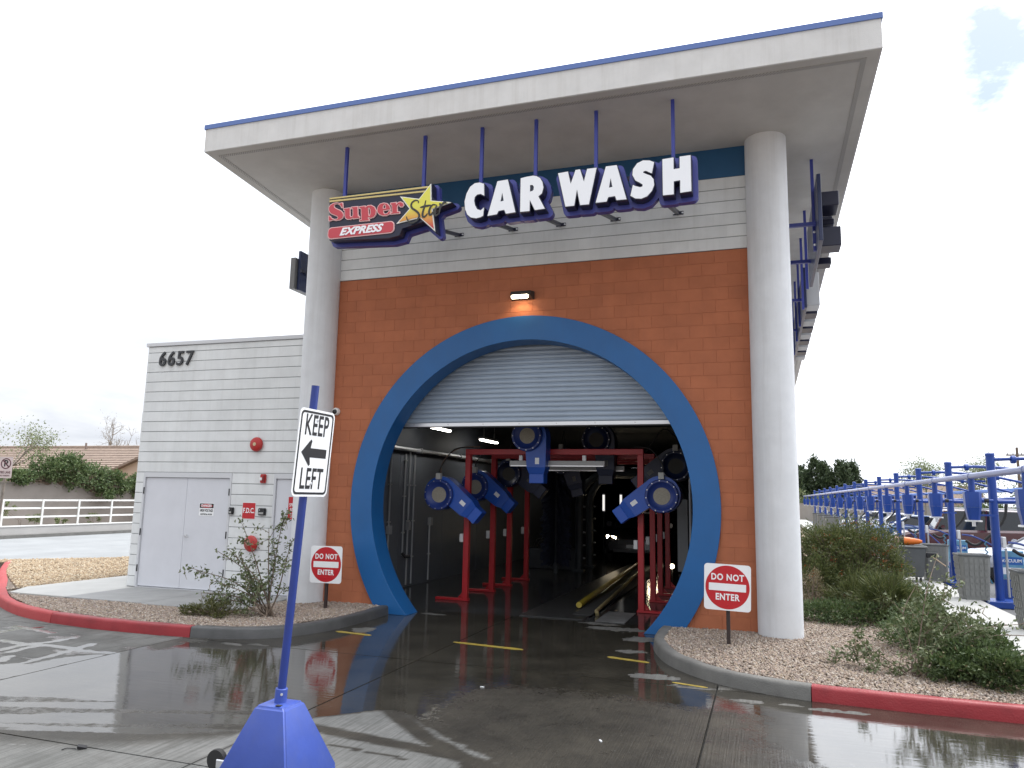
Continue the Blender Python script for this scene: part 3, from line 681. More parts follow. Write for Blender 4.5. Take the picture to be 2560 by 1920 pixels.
for i in (4, 0, 1):
    j = (i+1) % 5; MB().prism([p1[i], p1[j], p2[j], p2[i]], ZS-0.010, ZS-0.0045).build('soffit_vent', vent_m, roof)
# columns
for cxx in (4.17, 12.17):
    MB(Matrix.Translation((cxx, -0.10, 0))).lathe([(0.315,-0.19),(0.315,ZS-0.004)], 48).build('column', column_m, B, smooth=True, ang=60)
# side, back and inner walls, ceiling
MB().box(4.10, 0.305, -0.2, 4.30, 34, ZS-0.002).build('side_wall', cmu_w, B)
MB().box(12.04, 0.305, -0.2, 12.24, 34, ZS-0.002).build('side_wall', cmu_w, B)
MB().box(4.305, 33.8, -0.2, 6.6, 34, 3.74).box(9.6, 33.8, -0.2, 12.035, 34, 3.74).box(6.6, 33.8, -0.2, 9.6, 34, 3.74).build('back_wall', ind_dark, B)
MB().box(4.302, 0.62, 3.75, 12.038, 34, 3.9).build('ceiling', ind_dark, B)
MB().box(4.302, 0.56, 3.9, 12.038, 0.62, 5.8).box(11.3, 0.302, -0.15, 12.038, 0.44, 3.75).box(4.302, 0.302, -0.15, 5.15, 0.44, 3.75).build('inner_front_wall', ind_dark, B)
struct(MB().box(4.3, 0.705, -0.24, 12.04, 40, -0.152).build('tunnel_floor', mat('tunnel_floor', (0.045,0.045,0.045), 0.12, 0.5, 1.2, 0.1, 20)), 'wet dark concrete floor of the wash tunnel')
# white wall panels inside
for i, (y0, y1) in enumerate(((0.6,3.1),(3.11,5.5),(5.51,7.9),(7.91,10.3),(10.31,12.7),(12.71,17.2))):
    MB().box(4.303, y0, -0.151, 4.318, y1-0.004, 2.80).build('wall_panel', ind_wall, B, bevel=0.002)
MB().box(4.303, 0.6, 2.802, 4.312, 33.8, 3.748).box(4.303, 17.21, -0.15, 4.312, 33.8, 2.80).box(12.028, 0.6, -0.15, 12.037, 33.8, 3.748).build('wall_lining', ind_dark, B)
MB().box(4.314, 17.4, -0.15, 5.3, 18.0, 3.2).build('pilaster', ind_dark, B)

# roll-up door
RD = thing('rollup_door', 'grey slatted roll-up door half lowered inside the blue ring', 'door', (8.17, 0.5, 3.15))
ZD0 = 3.20; n_sl = 17; hs_ = 0.086
prof = [(0.004,0.000),(-0.012,0.004),(-0.017,0.016),(-0.019,0.038),(-0.016,0.060),(-0.010,0.070),(0.006,0.073),(0.006,0.0855),(0.016,0.0855),(0.016,0.0)]
mb = MB()
for sx_ in (5.3, 11.05):
    mb.v += [(sx_, y, z) for y, z in prof]
n_ = len(prof); mb.f += [(i, i+n_, (i+1) % n_+n_, (i+1) % n_) for i in range(n_)]+[tuple(range(n_)), tuple(range(2*n_-1, n_-1, -1))]
sl_me = mb.mesh('slat', smooth=True, ang=50); sl_me.materials.append(galv)
for i in range(n_sl):
    o = bpy.data.objects.new('slat', sl_me); COL.objects.link(o); o.location = (0, 0.50, ZD0+i*hs_); attach(o, RD)
MB().box(5.3, 0.478, 3.125, 11.05, 0.515, 3.197).build('bottom_bar', alu, RD, bevel=0.006)
MB().box(5.3, 0.468, 3.105, 11.05, 0.522, 3.124).build('weather_strip', rubber, RD)
for i in range(8): MB(frame((5.9+i*0.68, 0.478, 3.165), (1,0,0), (0,0,1))).lathe([(0.012,0),(0.010,0.008),(0.0,0.009)], 8, False).build('bolt', steel, RD)

# ------------------------------------------------------------------ utility wing
U = thing('utility_wing', 'low white masonry utility wing with metal doors left of the column', 'building', (2, 0, 0))
DX0, DX1, DZ, D2 = 0.185, 2.33, 2.235, 3.275
uwall = MB().box(0.004, 0.012, DZ, 4.10, 0.2, 4.80).box(0.004, 0.012, -0.05, DX0, 0.2, DZ).box(DX1, 0.012, -0.05, D2, 0.2, DZ).box(4.02, 0.012, -0.05, 4.10, 0.2, DZ).box(DX0, 0.065, -0.05, DX1, 0.2, DZ).box(D2, 0.065, -0.05, 4.02, 0.2, DZ).box(0.004, 0.2, -0.05, 0.2, 9, 4.80).build('wall', joint_w, U)
DX0, DX1, DZ, D2 = 0.185, 2.33, 2.235, 3.275
for r in range(24):
    z0 = r*CH; x = -(CL/2 if r % 2 else 0.0); top = r >= 17
    xe = 4.10
    while x < xe-0.01:
        x0, x1 = max(x, 0.0 if not top else 0.012), min(x+CL, xe); x += CL
        if x1-x0 < 0.02: continue
        if r < 11:
            for a, b in ((-1, DX0), (DX1, D2), (4.0, 9)):
                c, e = max(x0, a), min(x1, b)
                if e-c > 0.02: block(c, e, z0, z0+CH, -0.003, cmu_w, uwall, 0.0004, 0.011)
        else:
            h1 = z0+CH if r < 23 else 4.80
            block(x0, x1, z0, h1, -0.003+(0.006 if top else 0), cmu_w, uwall, 0.0004, 0.011)
for r in range(24):                                   # left return of the wing
    o = block(0, 0.2, r*CH, min((r+1)*CH, 4.80), 0, cmu_w, uwall, 0.0, 0.009)
    o.rotation_euler.z = -pi/2; o.location = (-0.0005, 0.21, r*CH+0.0045)
MB().box(-0.03, -0.03, 4.803, 4.12, 0.25, 4.880).box(-0.03, 0.25, 4.803, 0.25, 9, 4.880).build('coping', frame_m, U, bevel=0.006)
MB().box(0.2, 0.2, 4.5, 4.09, 9, 4.6).build('roof_deck', stucco, U)

def door_set(x0, x1, leaves, label, hinges):
    t = thing('metal_door', label, 'door', ((x0+x1)/2, 0, 0))
    MB().box(x0+0.052, 0.048, 0.016, x1-0.052, 0.06, DZ-0.102).build('reveal', dark_gap, t)
    MB().box(x0+0.004, -0.012, 0.0, x0+0.05, 0.05, DZ-0.004).box(x1-0.05, -0.012, 0.0, x1-0.004, 0.05, DZ-0.004).box(x0+0.05, -0.012, DZ-0.10, x1-0.05, 0.05, DZ-0.004).build('frame', frame_m, t, bevel=0.003)
    MB().box(x0+0.05, -0.02, -0.002, x1-0.05, 0.05, 0.014).build('threshold', alu, t)
    w = (x1-x0-0.11)/leaves
    for i in range(leaves):
        a = x0+0.055+i*w
        lf = MB().box(a+0.002, 0.022, 0.022, a+w-0.003, 0.046, DZ-0.106).build('leaf', door_m, t, bevel=0.003)
        sides = [] if not hinges else ([a-0.012] if i == 0 else [a+w+0.012])
        for hx in sides:
            for hz in (1.87, 1.06, 0.36): MB(Matrix.Translation((hx, -0.012, hz))).lathe([(0.013,-0.065),(0.013,0.065)], 8).build('hinge', black_m, lf)
    return t
dd = door_set(DX0, DX1, 2, 'double white metal door with lever handle and danger notice', True)
MB(frame((1.325,0.022,1.02), (1,0,0), (0,0,1))).lathe([(0.032,0),(0.032,0.012),(0.012,0.018),(0.012,0.05)], 14).build('handle_rose', steel, dd)
MB().tube([(1.325,-0.05,1.02),(1.38,-0.055,1.018),(1.44,-0.05,1.0)], 0.010, 8).build('lever', steel, dd, smooth=True)
d2 = door_set(D2, 4.02, 1, 'single white metal door half hidden behind the sign pole', False)

# things fixed to the wing
num = thing('address_number', 'dark slanted house number 6657 high on the white wing', 'sign', (0.29, -0.01, 4.37))
xx = 0.41
for ch_, adv in (('6',0.222),('6',0.222),('5',0.222),('7',0.2)):
    put_text(ch_, FRONT((xx,-0.022,4.515)), 0.415, mat('number_charcoal', (0.025,0.027,0.032), 0.4), num, depth=0.03, offset=0.005, shear=0.06, sx=0.93, name='numeral'); xx += adv
bell = thing('fire_bell', 'round red fire alarm bell on the white masonry', 'bell', (2.86, -0.01, 2.78))
MB(frame((2.86,-0.004,2.78), (1,0,0), (0,0,1))).lathe([(0.06,0),(0.06,0.03),(0.138,0.032),(0.138,0.045),(0.125,0.075),(0.09,0.095),(0.03,0.103),(0.0,0.104)], 32, False).build('gong', red_bell, bell, smooth=True)
MB(frame((2.86,-0.108,2.78), (1,0,0), (0,0,1))).lathe([(0.035,0),(0.033,0.004),(0.0,0.005)], 20, False).build('centre_plate', mat('brass', (0.55,0.45,0.28), 0.4, metal=0.5), bell)
st_ = thing('horn_strobe', 'small red horn strobe above the F.D.C. sign', 'alarm', (3.06, -0.01, 2.13))
MB().box(3.0, -0.06, 2.05, 3.115, -0.006, 2.22).build('housing', red_bell, st_, bevel=0.012, seg=2)
MB().box(3.005, -0.085, 2.10, 3.055, -0.0605, 2.155).build('strobe_lens', white_sg, st_, bevel=0.008)
MB().box(3.065, -0.067, 2.07, 3.105, -0.0605, 2.19).build('horn_grille', mat('red_dark', (0.18,0.01,0.01), 0.6), st_)
fdc = thing('fire_connection_sign', 'red square F.D.C. sign between two black boxes', 'sign', (2.765, -0.006, 1.53))
MB(FRONT((2.765,-0.0065,1.53))).prism(rrect(0.30,0.31,0.012), 0, 0.003).build('panel', white_sg, fdc)
MB(FRONT((2.765,-0.0095,1.53))).prism(rrect(0.285,0.295,0.010), 0.0005, 0.002).build('red_field', red_sgn, fdc)
put_text('F.D.C.', FRONT((2.765,-0.0135,1.53)), 0.13, white_sg, fdc, depth=0.002, offset=0.003, sx=0.78)
for bx, w_, lb in ((2.385, 0.10, 'small black lock box left of the F.D.C. sign'), (3.08, 0.155, 'wider black key box right of the F.D.C. sign')):
    kb = thing('key_box', lb, 'lock box', (bx, -0.01, 1.52))
    MB().box(bx-w_/2, -0.06, 1.455, bx+w_/2, -0.006, 1.585).build('body', black_m, kb, bevel=0.010, seg=2)
    MB().box(bx-w_/2+0.02, -0.064, 1.475, bx+w_/2-0.03, -0.0605, 1.51).build('plate', mat('box_plate', (0.35,0.35,0.34), 0.5), kb)
    MB(frame((bx-w_/4,-0.06,1.55), (1,0,0), (0,0,1))).lathe([(0.012,0),(0.011,0.006),(0,0.007)], 10, False).build('lock', steel, kb)
dg_ = thing('danger_sign', 'white and black danger high voltage notice on the door leaf', 'sign', (1.765, 0.0, 1.53))
MB(FRONT((1.765,0.0035,1.53))).prism(rrect(0.345,0.245,0.012), 0, 0.003).build('panel', white_sg, dg_)
MB(FRONT((1.765,0.0005,1.60))).prism(rrect(0.325,0.085,0.008), 0.0005, 0.002).build('black_field', black_sg, dg_)
MB(FRONT((1.765,-0.0015,1.60))).prism([(0.14*cos(a), 0.036*sin(a)) for a in np.linspace(0, 2*pi, 28, endpoint=False)], 0.0005, 0.002).build('red_oval', red_sgn, dg_)
put_text('DANGER', FRONT((1.765,-0.0045,1.60)), 0.062, white_sg, dg_, depth=0.002, offset=0.002)
put_text('HIGH VOLTAGE', FRONT((1.765,-0.0005,1.508)), 0.068, black_sg, dg_, depth=0.002, offset=0.002, sx=0.62)
put_text('ELECTRICAL ROOM', FRONT((1.765,-0.0005,1.437)), 0.042, black_sg, dg_, depth=0.002, offset=0.001, sx=0.72)
rs = thing('riser_room_sign', 'red fire sprinkler riser room plate on the single door', 'sign', (3.74, 0.0, 1.55))
for zc_, h_, tx, sz in ((1.655,0.30,'FIRE\nSPRINKLER\nRISER RM',0.085), (1.445,0.10,'F.A.C.P.',0.085)):
    MB(FRONT((3.76,0.0035,zc_))).prism(rrect(0.30,h_,0.008), 0, 0.003).build('panel', red_sgn, rs)
    put_text(tx, FRONT((3.76,-0.0005,zc_)), sz, white_sg, rs, depth=0.002, offset=0.001, sx=0.62)
dg_.location.y += 0.018; rs.location.y += 0.018
gg = thing('water_motor_gong', 'red round water gong low on the wing behind the shrub', 'bell', (2.89, -0.01, 0.93))
MB(frame((2.90,-0.004,0.93), (1,0,0), (0,0,1))).lathe([(0.05,0),(0.05,0.05),(0.15,0.052),(0.15,0.062),(0.13,0.09),(0.08,0.108),(0.0,0.115)], 28, False).build('gong', red_bell, gg, smooth=True)
MB(frame((2.89,-0.12,0.94), (1,0,0), (0,0,1))).lathe([(0.05,0),(0.048,0.02),(0.0,0.03)], 16, False).build('hub', mat('gong_hub', (0.45,0.22,0.18), 0.5), gg)
cm = thing('dome_camera', 'small white dome camera beside the left column', 'camera', (4.55, -0.02, 3.38))
MB(frame((4.55,-0.003,3.38), (1,0,0), (0,0,1))).lathe([(0.07,0),(0.07,0.05),(0.06,0.075)], 20).build('body', white_p, cm, smooth=True)
MB(frame((4.55,-0.078,3.372), (1,0,0), (0,0,1))).lathe([(0.045,0),(0.038,0.022),(0.0,0.036)], 16, False).build('lens_dome', black_m, cm, smooth=True)
# wall light over the ring
wl = thing('wall_light', 'lit dark wall pack lamp above the blue ring', 'lamp', (8.13, 0, 5.34))
MB().add([(7.92,-0.006,5.26),(8.34,-0.006,5.26),(8.34,-0.006,5.41),(7.92,-0.006,5.41),(7.95,-0.20,5.30),(8.31,-0.20,5.30),(8.31,-0.16,5.39),(7.95,-0.16,5.39)],
         [(3,2,1,0),(4,5,6,7),(0,1,5,4),(2,3,7,6),(1,2,6,5),(3,0,4,7)]).build('housing', mat('lamp_bronze', (0.03,0.028,0.026), 0.45), wl, bevel=0.01)
MB(frame((8.13,-0.196,5.278), (1,0,0), (0,-0.25,1))).prism(rrect(0.30,0.065,0.02), 0, 0.012).build('lens', wall_lamp, wl)
pl = bpy.data.lights.new('wall_light_bulb', 'SPOT'); pl.energy = 5; pl.color = (1.0, 0.72, 0.40); pl.spot_size = radians(120); pl.shadow_soft_size = 0.06
po = bpy.data.objects.new('wall_light_bulb', pl); COL.objects.link(po); po.location = (8.13, -0.20, 5.24); attach(po, wl)
po.rotation_euler = Euler((radians(20), 0, 0))
# ------------------------------------------------------------------ front sign (outlines in metres, x along the front, z up)
CW = {'C':[[(8.151,6.52),(8.08,6.548),(8.005,6.544),(7.93,6.496),(7.876,6.4),(7.847,6.273),(7.859,6.151),(7.896,6.064),(7.954,6.012),(8.04,5.99),(8.114,6.001),(8.151,6.019),(8.161,6.146),(8.111,6.106),(8.054,6.13),(8.015,6.199),(7.999,6.275),(8.011,6.329),(8.048,6.362),(8.104,6.365),(8.162,6.33)]], 'A':[[(8.366,6.532),(8.528,6.54),(8.658,6.02),(8.509,6.012),(8.483,6.075),(8.391,6.067),(8.37,6.018),(8.222,6.008)], [(8.446,6.349),(8.471,6.217),(8.42,6.209)]], 'R':[[(8.73,6.535),(8.829,6.548),(8.92,6.552),(8.974,6.538),(9.028,6.502),(9.065,6.434),(9.08,6.351),(9.058,6.264),(9.005,6.225),(9.106,6.026),(8.955,6.021),(8.875,6.186),(8.875,6.015),(8.73,6.016)], [(8.877,6.412),(8.913,6.411),(8.935,6.378),(8.932,6.336),(8.914,6.317),(8.875,6.312)]], 'W':[[(9.299,6.541),(9.445,6.55),(9.488,6.357),(9.56,6.56),(9.625,6.561),(9.682,6.369),(9.729,6.555),(9.866,6.555),(9.757,6.02),(9.629,6.022),(9.582,6.266),(9.543,6.023),(9.413,6.023)]], 'A2':[[(10.001,6.556),(10.156,6.557),(10.293,6.035),(10.152,6.037),(10.132,6.1),(10.035,6.096),(10.01,6.032),(9.854,6.032)], [(10.069,6.375),(10.094,6.241),(10.044,6.234)]], 'S':[[(10.68,6.533),(10.616,6.567),(10.526,6.579),(10.444,6.546),(10.385,6.466),(10.377,6.381),(10.418,6.297),(10.483,6.255),(10.519,6.225),(10.515,6.196),(10.482,6.189),(10.417,6.214),(10.384,6.236),(10.348,6.081),(10.416,6.033),(10.498,6.021),(10.579,6.046),(10.644,6.115),(10.677,6.197),(10.67,6.284),(10.63,6.341),(10.565,6.374),(10.525,6.397),(10.533,6.418),(10.566,6.421),(10.647,6.373)]], 'H':[[(10.794,6.561),(10.946,6.567),(10.944,6.396),(11.027,6.399),(11.029,6.568),(11.176,6.571),(11.179,6.053),(11.03,6.045),(11.032,6.226),(10.945,6.22),(10.943,6.033),(10.796,6.035)]]}
SU = {'S':[[(5.741,6.481),(5.752,6.403),(5.732,6.406),(5.702,6.452),(5.652,6.48),(5.605,6.48),(5.585,6.456),(5.592,6.423),(5.643,6.389),(5.707,6.359),(5.753,6.319),(5.769,6.272),(5.753,6.228),(5.704,6.204),(5.635,6.202),(5.578,6.217),(5.528,6.205),(5.509,6.207),(5.501,6.283),(5.523,6.283),(5.557,6.242),(5.609,6.217),(5.659,6.218),(5.677,6.239),(5.665,6.265),(5.611,6.292),(5.539,6.327),(5.502,6.375),(5.495,6.428),(5.524,6.471),(5.579,6.492),(5.636,6.493),(5.694,6.476),(5.725,6.484)]], 'u':[[(5.769,6.381),(5.881,6.383),(5.889,6.248),(5.905,6.229),(5.933,6.232),(5.947,6.253),(5.938,6.365),(5.913,6.368),(5.909,6.391),(6.019,6.39),(6.034,6.227),(6.06,6.224),(6.064,6.199),(5.954,6.195),(5.949,6.215),(5.904,6.195),(5.848,6.198),(5.813,6.221),(5.801,6.257),(5.793,6.355),(5.77,6.358)]], 'p':[[(6.052,6.382),(6.152,6.385),(6.156,6.362),(6.201,6.385),(6.262,6.384),(6.319,6.35),(6.352,6.29),(6.349,6.228),(6.315,6.186),(6.261,6.175),(6.217,6.196),(6.219,6.162),(6.238,6.158),(6.239,6.138),(6.071,6.144),(6.07,6.164),(6.103,6.165),(6.086,6.352),(6.053,6.359)], [(6.209,6.345),(6.234,6.348),(6.254,6.306),(6.26,6.249),(6.247,6.21),(6.225,6.218)]], 'e':[[(6.376,6.293),(6.386,6.348),(6.42,6.387),(6.48,6.397),(6.54,6.382),(6.585,6.338),(6.605,6.279),(6.48,6.276),(6.485,6.236),(6.513,6.211),(6.555,6.217),(6.585,6.253),(6.607,6.251),(6.591,6.208),(6.538,6.188),(6.478,6.192),(6.416,6.219),(6.384,6.258)], [(6.472,6.305),(6.472,6.35),(6.487,6.371),(6.511,6.368),(6.521,6.339),(6.523,6.305)]], 'r':[[(6.603,6.381),(6.696,6.384),(6.703,6.347),(6.732,6.376),(6.773,6.384),(6.815,6.363),(6.831,6.328),(6.812,6.302),(6.777,6.303),(6.756,6.325),(6.757,6.347),(6.734,6.338),(6.717,6.307),(6.725,6.227),(6.763,6.223),(6.766,6.201),(6.615,6.203),(6.614,6.225),(6.641,6.225),(6.628,6.35),(6.604,6.358)]]}
STAR = [(7.281,6.625),(7.297,6.348),(7.63,6.284),(7.323,6.208),(7.382,5.846),(7.114,6.092),(6.718,6.033),(6.932,6.255),(6.76,6.476),(7.09,6.399)]
SCR = [[(7.087,6.327),(7.083,6.361),(7.038,6.377),(6.986,6.355),(6.965,6.307),(6.985,6.255),(7.045,6.21),(7.096,6.16),(7.108,6.104),(7.069,6.053),(6.995,6.018),(6.936,6.044),(6.904,6.092),(6.892,6.131)], [(7.211,6.356),(7.189,6.25),(7.164,6.148),(7.175,6.097),(7.212,6.102),(7.247,6.144)], [(7.119,6.252),(7.205,6.264),(7.303,6.27)], [(7.395,6.258),(7.337,6.275),(7.29,6.228),(7.273,6.158),(7.294,6.115),(7.337,6.146),(7.38,6.218),(7.398,6.265)], [(7.398,6.265),(7.373,6.147),(7.387,6.094),(7.427,6.114)], [(7.437,6.275),(7.461,6.253),(7.439,6.102)], [(7.452,6.177),(7.487,6.256),(7.525,6.288),(7.562,6.273)]]
GOLD = [[(5.484,6.6),(7.267,6.596),(7.246,6.563),(5.485,6.572)], [(5.486,6.557),(7.183,6.53),(7.167,6.501),(5.489,6.523)]]
CAP = [(5.494,6.105),(6.68,6.087),(6.689,5.891),(5.507,5.897)]
EXP = [(5.563,5.955),(5.726,6.053),(6.64,6.052),(6.598,5.933)]
NAVY = [(5.485,6.586),(7.239,6.571),(7.391,6.217),(7.237,6.046),(6.81,5.957),(6.768,5.85),(6.592,5.823),(5.529,5.883)]
YF = -2.08
def SP(y): return FRONT((0, y, 0))
def rod(x, y, z0, z1, parent, w=0.05): return MB().box(x-w/2, y-w/2, z0, x+w/2, y+w/2, z1).build('hanger_rod', rod_m, parent)
def brace(x, zs, parent):
    MB().bar((x-0.02, -1.82, zs+0.02), (x, -0.03, 6.55), 0.055, 0.055).build('brace', sign_d, parent)
    MB().box(x-0.085, -0.034, 6.525, x+0.085, -0.0225, 6.585).build('brace_foot', sign_d, parent)
    for sx_ in (-0.07, 0.07): MB(FRONT((x+sx_, -0.034, 6.555))).lathe([(0.016,0),(0.014,0.012),(0.0,0.014)], 8, False).build('bolt', alu, parent)
words = thing('letter_sign', 'big white CAR WASH channel letters on a blue backing below the roof', 'sign', (9.5, YF, 6.0))
for key, polys in CW.items():
    lt = fat(polys, 0.0, 0.006, 0.176, SP(YF+0.18), 'letter_face', sign_w, words)
    plate([polys[0]], 0.011, 0.002, 0.174, SP(YF+0.18), 'letter_return', sign_d, lt, 0.007)
for keys in (('C','A','R'), ('W','A2','S','H')):
    plate([CW[k][0] for k in keys], 0.075, 0.0, 0.105, SP(YF+0.285), 'backing', sign_b, words)
MB().box(7.9, YF+0.292, 6.10, 9.05, YF+0.32, 6.16).box(9.35, YF+0.292, 6.10, 11.15, YF+0.32, 6.16).box(7.9, YF+0.292, 6.44, 9.05, YF+0.32, 6.50).box(9.35, YF+0.292, 6.44, 11.15, YF+0.32, 6.50).build('mounting_rail', sign_d, words)
for x in (7.98, 8.86, 9.79, 10.91): rod(x, -1.76, 6.05, ZS-0.004, words)
for x, zs in ((7.93, 6.1), (8.80, 6.1), (9.75, 6.05), (10.79, 6.05)): brace(x, zs, words)

logo = thing('logo_sign', 'Super Star Express sign with yellow star and gold bars', 'sign', (6.4, YF, 6.0))
CAPR = rrect(1.186, 0.197, 0.07, 6, 6.09, 5.993)
plate([NAVY, CAPR], 0.002, 0.02, 0.17, SP(YF+0.18), 'cabinet', sign_d, logo)
plate([STAR], 0.012, 0.0, 0.158, SP(YF+0.17), 'star_return', sign_d, logo, 0.007)
plate([NAVY, STAR, CAPR], 0.055, 0.0, 0.10, SP(YF+0.285), 'backing', sign_b, logo)
for g in GOLD: MB(SP(YF+0.05)).prism(g[::-1], -0.04, 0.05).build('gold_bar', gold_m, logo, bevel=0.004)
for key, polys in SU.items():
    lt = fat(polys, -0.004, 0.02, 0.0, SP(YF+0.004), 'letter', red_s, logo)
    fat(polys, 0.009, 0.05, 0.0, SP(YF+0.04), 'letter_rim', pink_m, lt)
star_rim = fat([STAR], 0.0, 0.02, 0.0, SP(YF+0.012), 'star', mat('star_rim_white', (0.85,0.85,0.80), 0.4), logo)
star_m = mat('star_yellow', (0.72,0.68,0.10), 0.4)
def star_nodes():
    t = star_m.node_tree; k = t.links.new; p = t.nodes['Principled BSDF']; g = N(t, 'ShaderNodeNewGeometry'); s_ = N(t, 'ShaderNodeSeparateXYZ'); k(g.outputs['Position'], s_.inputs[0])
    v = math_('SUBTRACT', 6.16, math_('SUBTRACT', s_.outputs[2], math_('MULTIPLY', math_('SUBTRACT', s_.outputs[0], 7.28), 0.25, tree=t), tree=t), tree=t)
    r = N(t, 'ShaderNodeValToRGB'); k(v, r.inputs[0]); e = r.color_ramp.elements
    e[0].position = 0.02; e[0].color = (0.74,0.70,0.10,1); e[1].position = 0.36; e[1].color = (0.55,0.05,0.06,1)
    x = r.color_ramp.elements.new(0.17); x.color = (0.70,0.38,0.07,1); k(r.outputs[0], p.inputs['Base Color'])
star_nodes()
cxs = sum(p[0] for p in STAR)/10; czs = sum(p[1] for p in STAR)/10
fat([[(cxs+(x-cxs)*0.90, czs+(z-czs)*0.90) for x, z in STAR]], 0.0, 0.006, 0.0, SP(YF-0.009), 'star_field', star_m, star_rim)
scr_m = mat('script_ink', (0.035,0.035,0.03), 0.4)
for i, pts in enumerate(SCR):
    sp_ = smooth_pts(pts, 4); Lf, Rt = stroke(sp_, 0.034, 0.012)
    mb = MB(SP(YF-0.017-0.0007*i))
    k_ = len(Lf); vs = [(x, y, z) for z in (0, 0.004) for side in (Lf, Rt) for x, y in side]
    fs = []
    for j in range(k_-1):
        a, b = j, j+k_; fs += [(a+2*k_, b+2*k_, b+2*k_+1, a+2*k_+1), (a, a+1, b+1, b), (a, a+2*k_, a+2*k_+1, a+1), (b, b+1, b+2*k_+1, b+2*k_)]
    mb.add(vs, fs).build('script_stroke', scr_m, star_rim)
cw_, ch2 = 1.186, 0.197; ccx, ccz = 6.09, 5.993
cap = MB(SP(YF)).prism(rrect(cw_, ch2, 0.07, 6, ccx, ccz), -0.10, 0.006).build('capsule', pink_m, logo)
MB(SP(YF-0.008)).prism(rrect(cw_-0.03, ch2-0.03, 0.058, 6, ccx, ccz), 0, 0.004).build('capsule_field', red_s, cap)
put_text('EXPRESS', FRONT((ccx+0.0, YF-0.016, ccz-0.002)), 0.165, sign_w, cap, depth=0.004, offset=0.007, shear=0.35, sx=1.18, space=1.02)
for x in (5.57, 7.0): rod(x, -1.76, 6.05, ZS-0.004, logo)
brace(6.90, 6.1, logo); brace(5.51, 5.9, logo)

# ------------------------------------------------------------------ signs hung along the two sides
ss = thing('side_letter_sign', 'navy channel letters hung along the right side under the roof', 'sign', (12.95, 3, 6.2))
MB().box(12.93, 0.15, 5.95, 12.99, 2.9, 7.05).build('backing', navy_pl, ss, bevel=0.006)
for (y0, z0, z1, y1, x1) in ((0.45,6.62,6.86,0.95,13.27),(1.0,6.50,6.60,1.3,13.24),(1.05,6.18,6.44,1.5,13.28),(1.6,6.0,6.12,1.9,13.22),(1.7,6.62,6.9,2.2,13.28),(0.55,5.98,6.30,0.95,13.29)):
    MB().box(12.992, y0, z0, x1, y1, z1).build('letter', sign_d, ss, bevel=0.01)
MB().box(12.93, 4.9, 6.05, 12.99, 12, 6.95).build('backing', navy_pl, ss, bevel=0.006)
for i in range(9):
    y0 = 5.0+i*0.78; MB().box(12.992, y0, 6.12, 13.26, y0+0.55, 6.85).build('letter', sign_d if i % 2 else mat('letter_grey', (0.45,0.46,0.48), 0.4), ss, bevel=0.01)
for y in (0.84, 3.2, 4.86, 6.55, 8.3, 10.2): rod(12.91, y, 6.0, ZS-0.004, ss)
for y, z in ((0.7, 6.42), (2.3, 6.28), (5.2, 6.3), (8.3, 6.3)):
    MB().bar((12.24, y, z), (12.93, y, z), 0.06).build('strut', rod_m, ss)
for z in (6.32, 6.10):
    MB(FRONT((12.91, 0.81, z))).lathe([(0.022,0),(0.020,0.01),(0,0.014)], 10, False).build('bolt', alu, ss)
ls = thing('side_panel_sign', 'navy sign cabinet on the left side behind the column', 'sign', (3.15, 0.8, 6.3))
MB().box(3.14, 0.50, 5.94, 3.20, 3.2, 6.76).build('backing', navy_pl, ls, bevel=0.01)
MB().box(3.02, 0.42, 5.95, 3.138, 3.0, 6.60).build('letter_box', mat('cabinet_grey', (0.16,0.16,0.16), 0.4), ls, bevel=0.008)
MB().box(3.201, 0.5, 6.30, 3.25, 3.2, 6.36).build('mounting_rail', sign_d, ls)
for y in (1.1, 2.6): rod(3.24, y, 6.0, ZS-0.004, ls); MB().bar((3.25, y, 6.33), (4.10, y, 6.33), 0.05).build('strut', rod_m, ls)

# ------------------------------------------------------------------ traffic signs
def dne(label, x, y, zc, rz, tilt):
    t = thing('do_not_enter_sign', label, 'sign', (x, y, -0.03), 'do not enter signs beside the tunnel')
    R_ = Matrix.Translation((x, y-0.03, zc)) @ Matrix.Rotation(rz, 4, 'Z') @ Matrix.Rotation(tilt, 4, 'Y') @ frame((0,0,0), (1,0,0), (0,0,1))
    p = MB(R_).prism(rrect(0.61, 0.61, 0.045, 6), 0, 0.003).build('panel', white_sg, t)
    MB(R_).prism(circle(0.288, 56), 0.0032, 0.0045).build('red_disc', red_sgn, p)
    MB(R_).prism(rrect(0.485, 0.098, 0.006, 2), 0.0047, 0.006).build('white_bar', white_sg, p)
    for s_, yy, sp_ in (('DO NOT', 0.128, 1.12), ('ENTER', -0.132, 1.08)):
        put_text(s_, R_ @ Matrix.Translation((0, yy, 0.0055)), 0.118, white_sg, p, depth=0.0015, offset=0.0035, sx=0.84, space=sp_)
    for yy in (0.228, -0.228): MB(R_ @ Matrix.Translation((0, yy, 0.0046))).lathe([(0.010,0),(0.008,0.005),(0,0.006)], 8, False).build('bolt', red_sgn, p)
    MB().box(x-0.025, y, -0.15, x+0.025, y+0.045, zc+0.27).build('post', post_dk, t, bevel=0.004)
    return t
dne('do not enter sign in the gravel at the right foot of the ring', 11.49, -1.16, 0.735, radians(0), radians(1.5))
dne('do not enter sign in front of the left column', 4.965, -0.72, 0.70, radians(0), radians(-0.5))

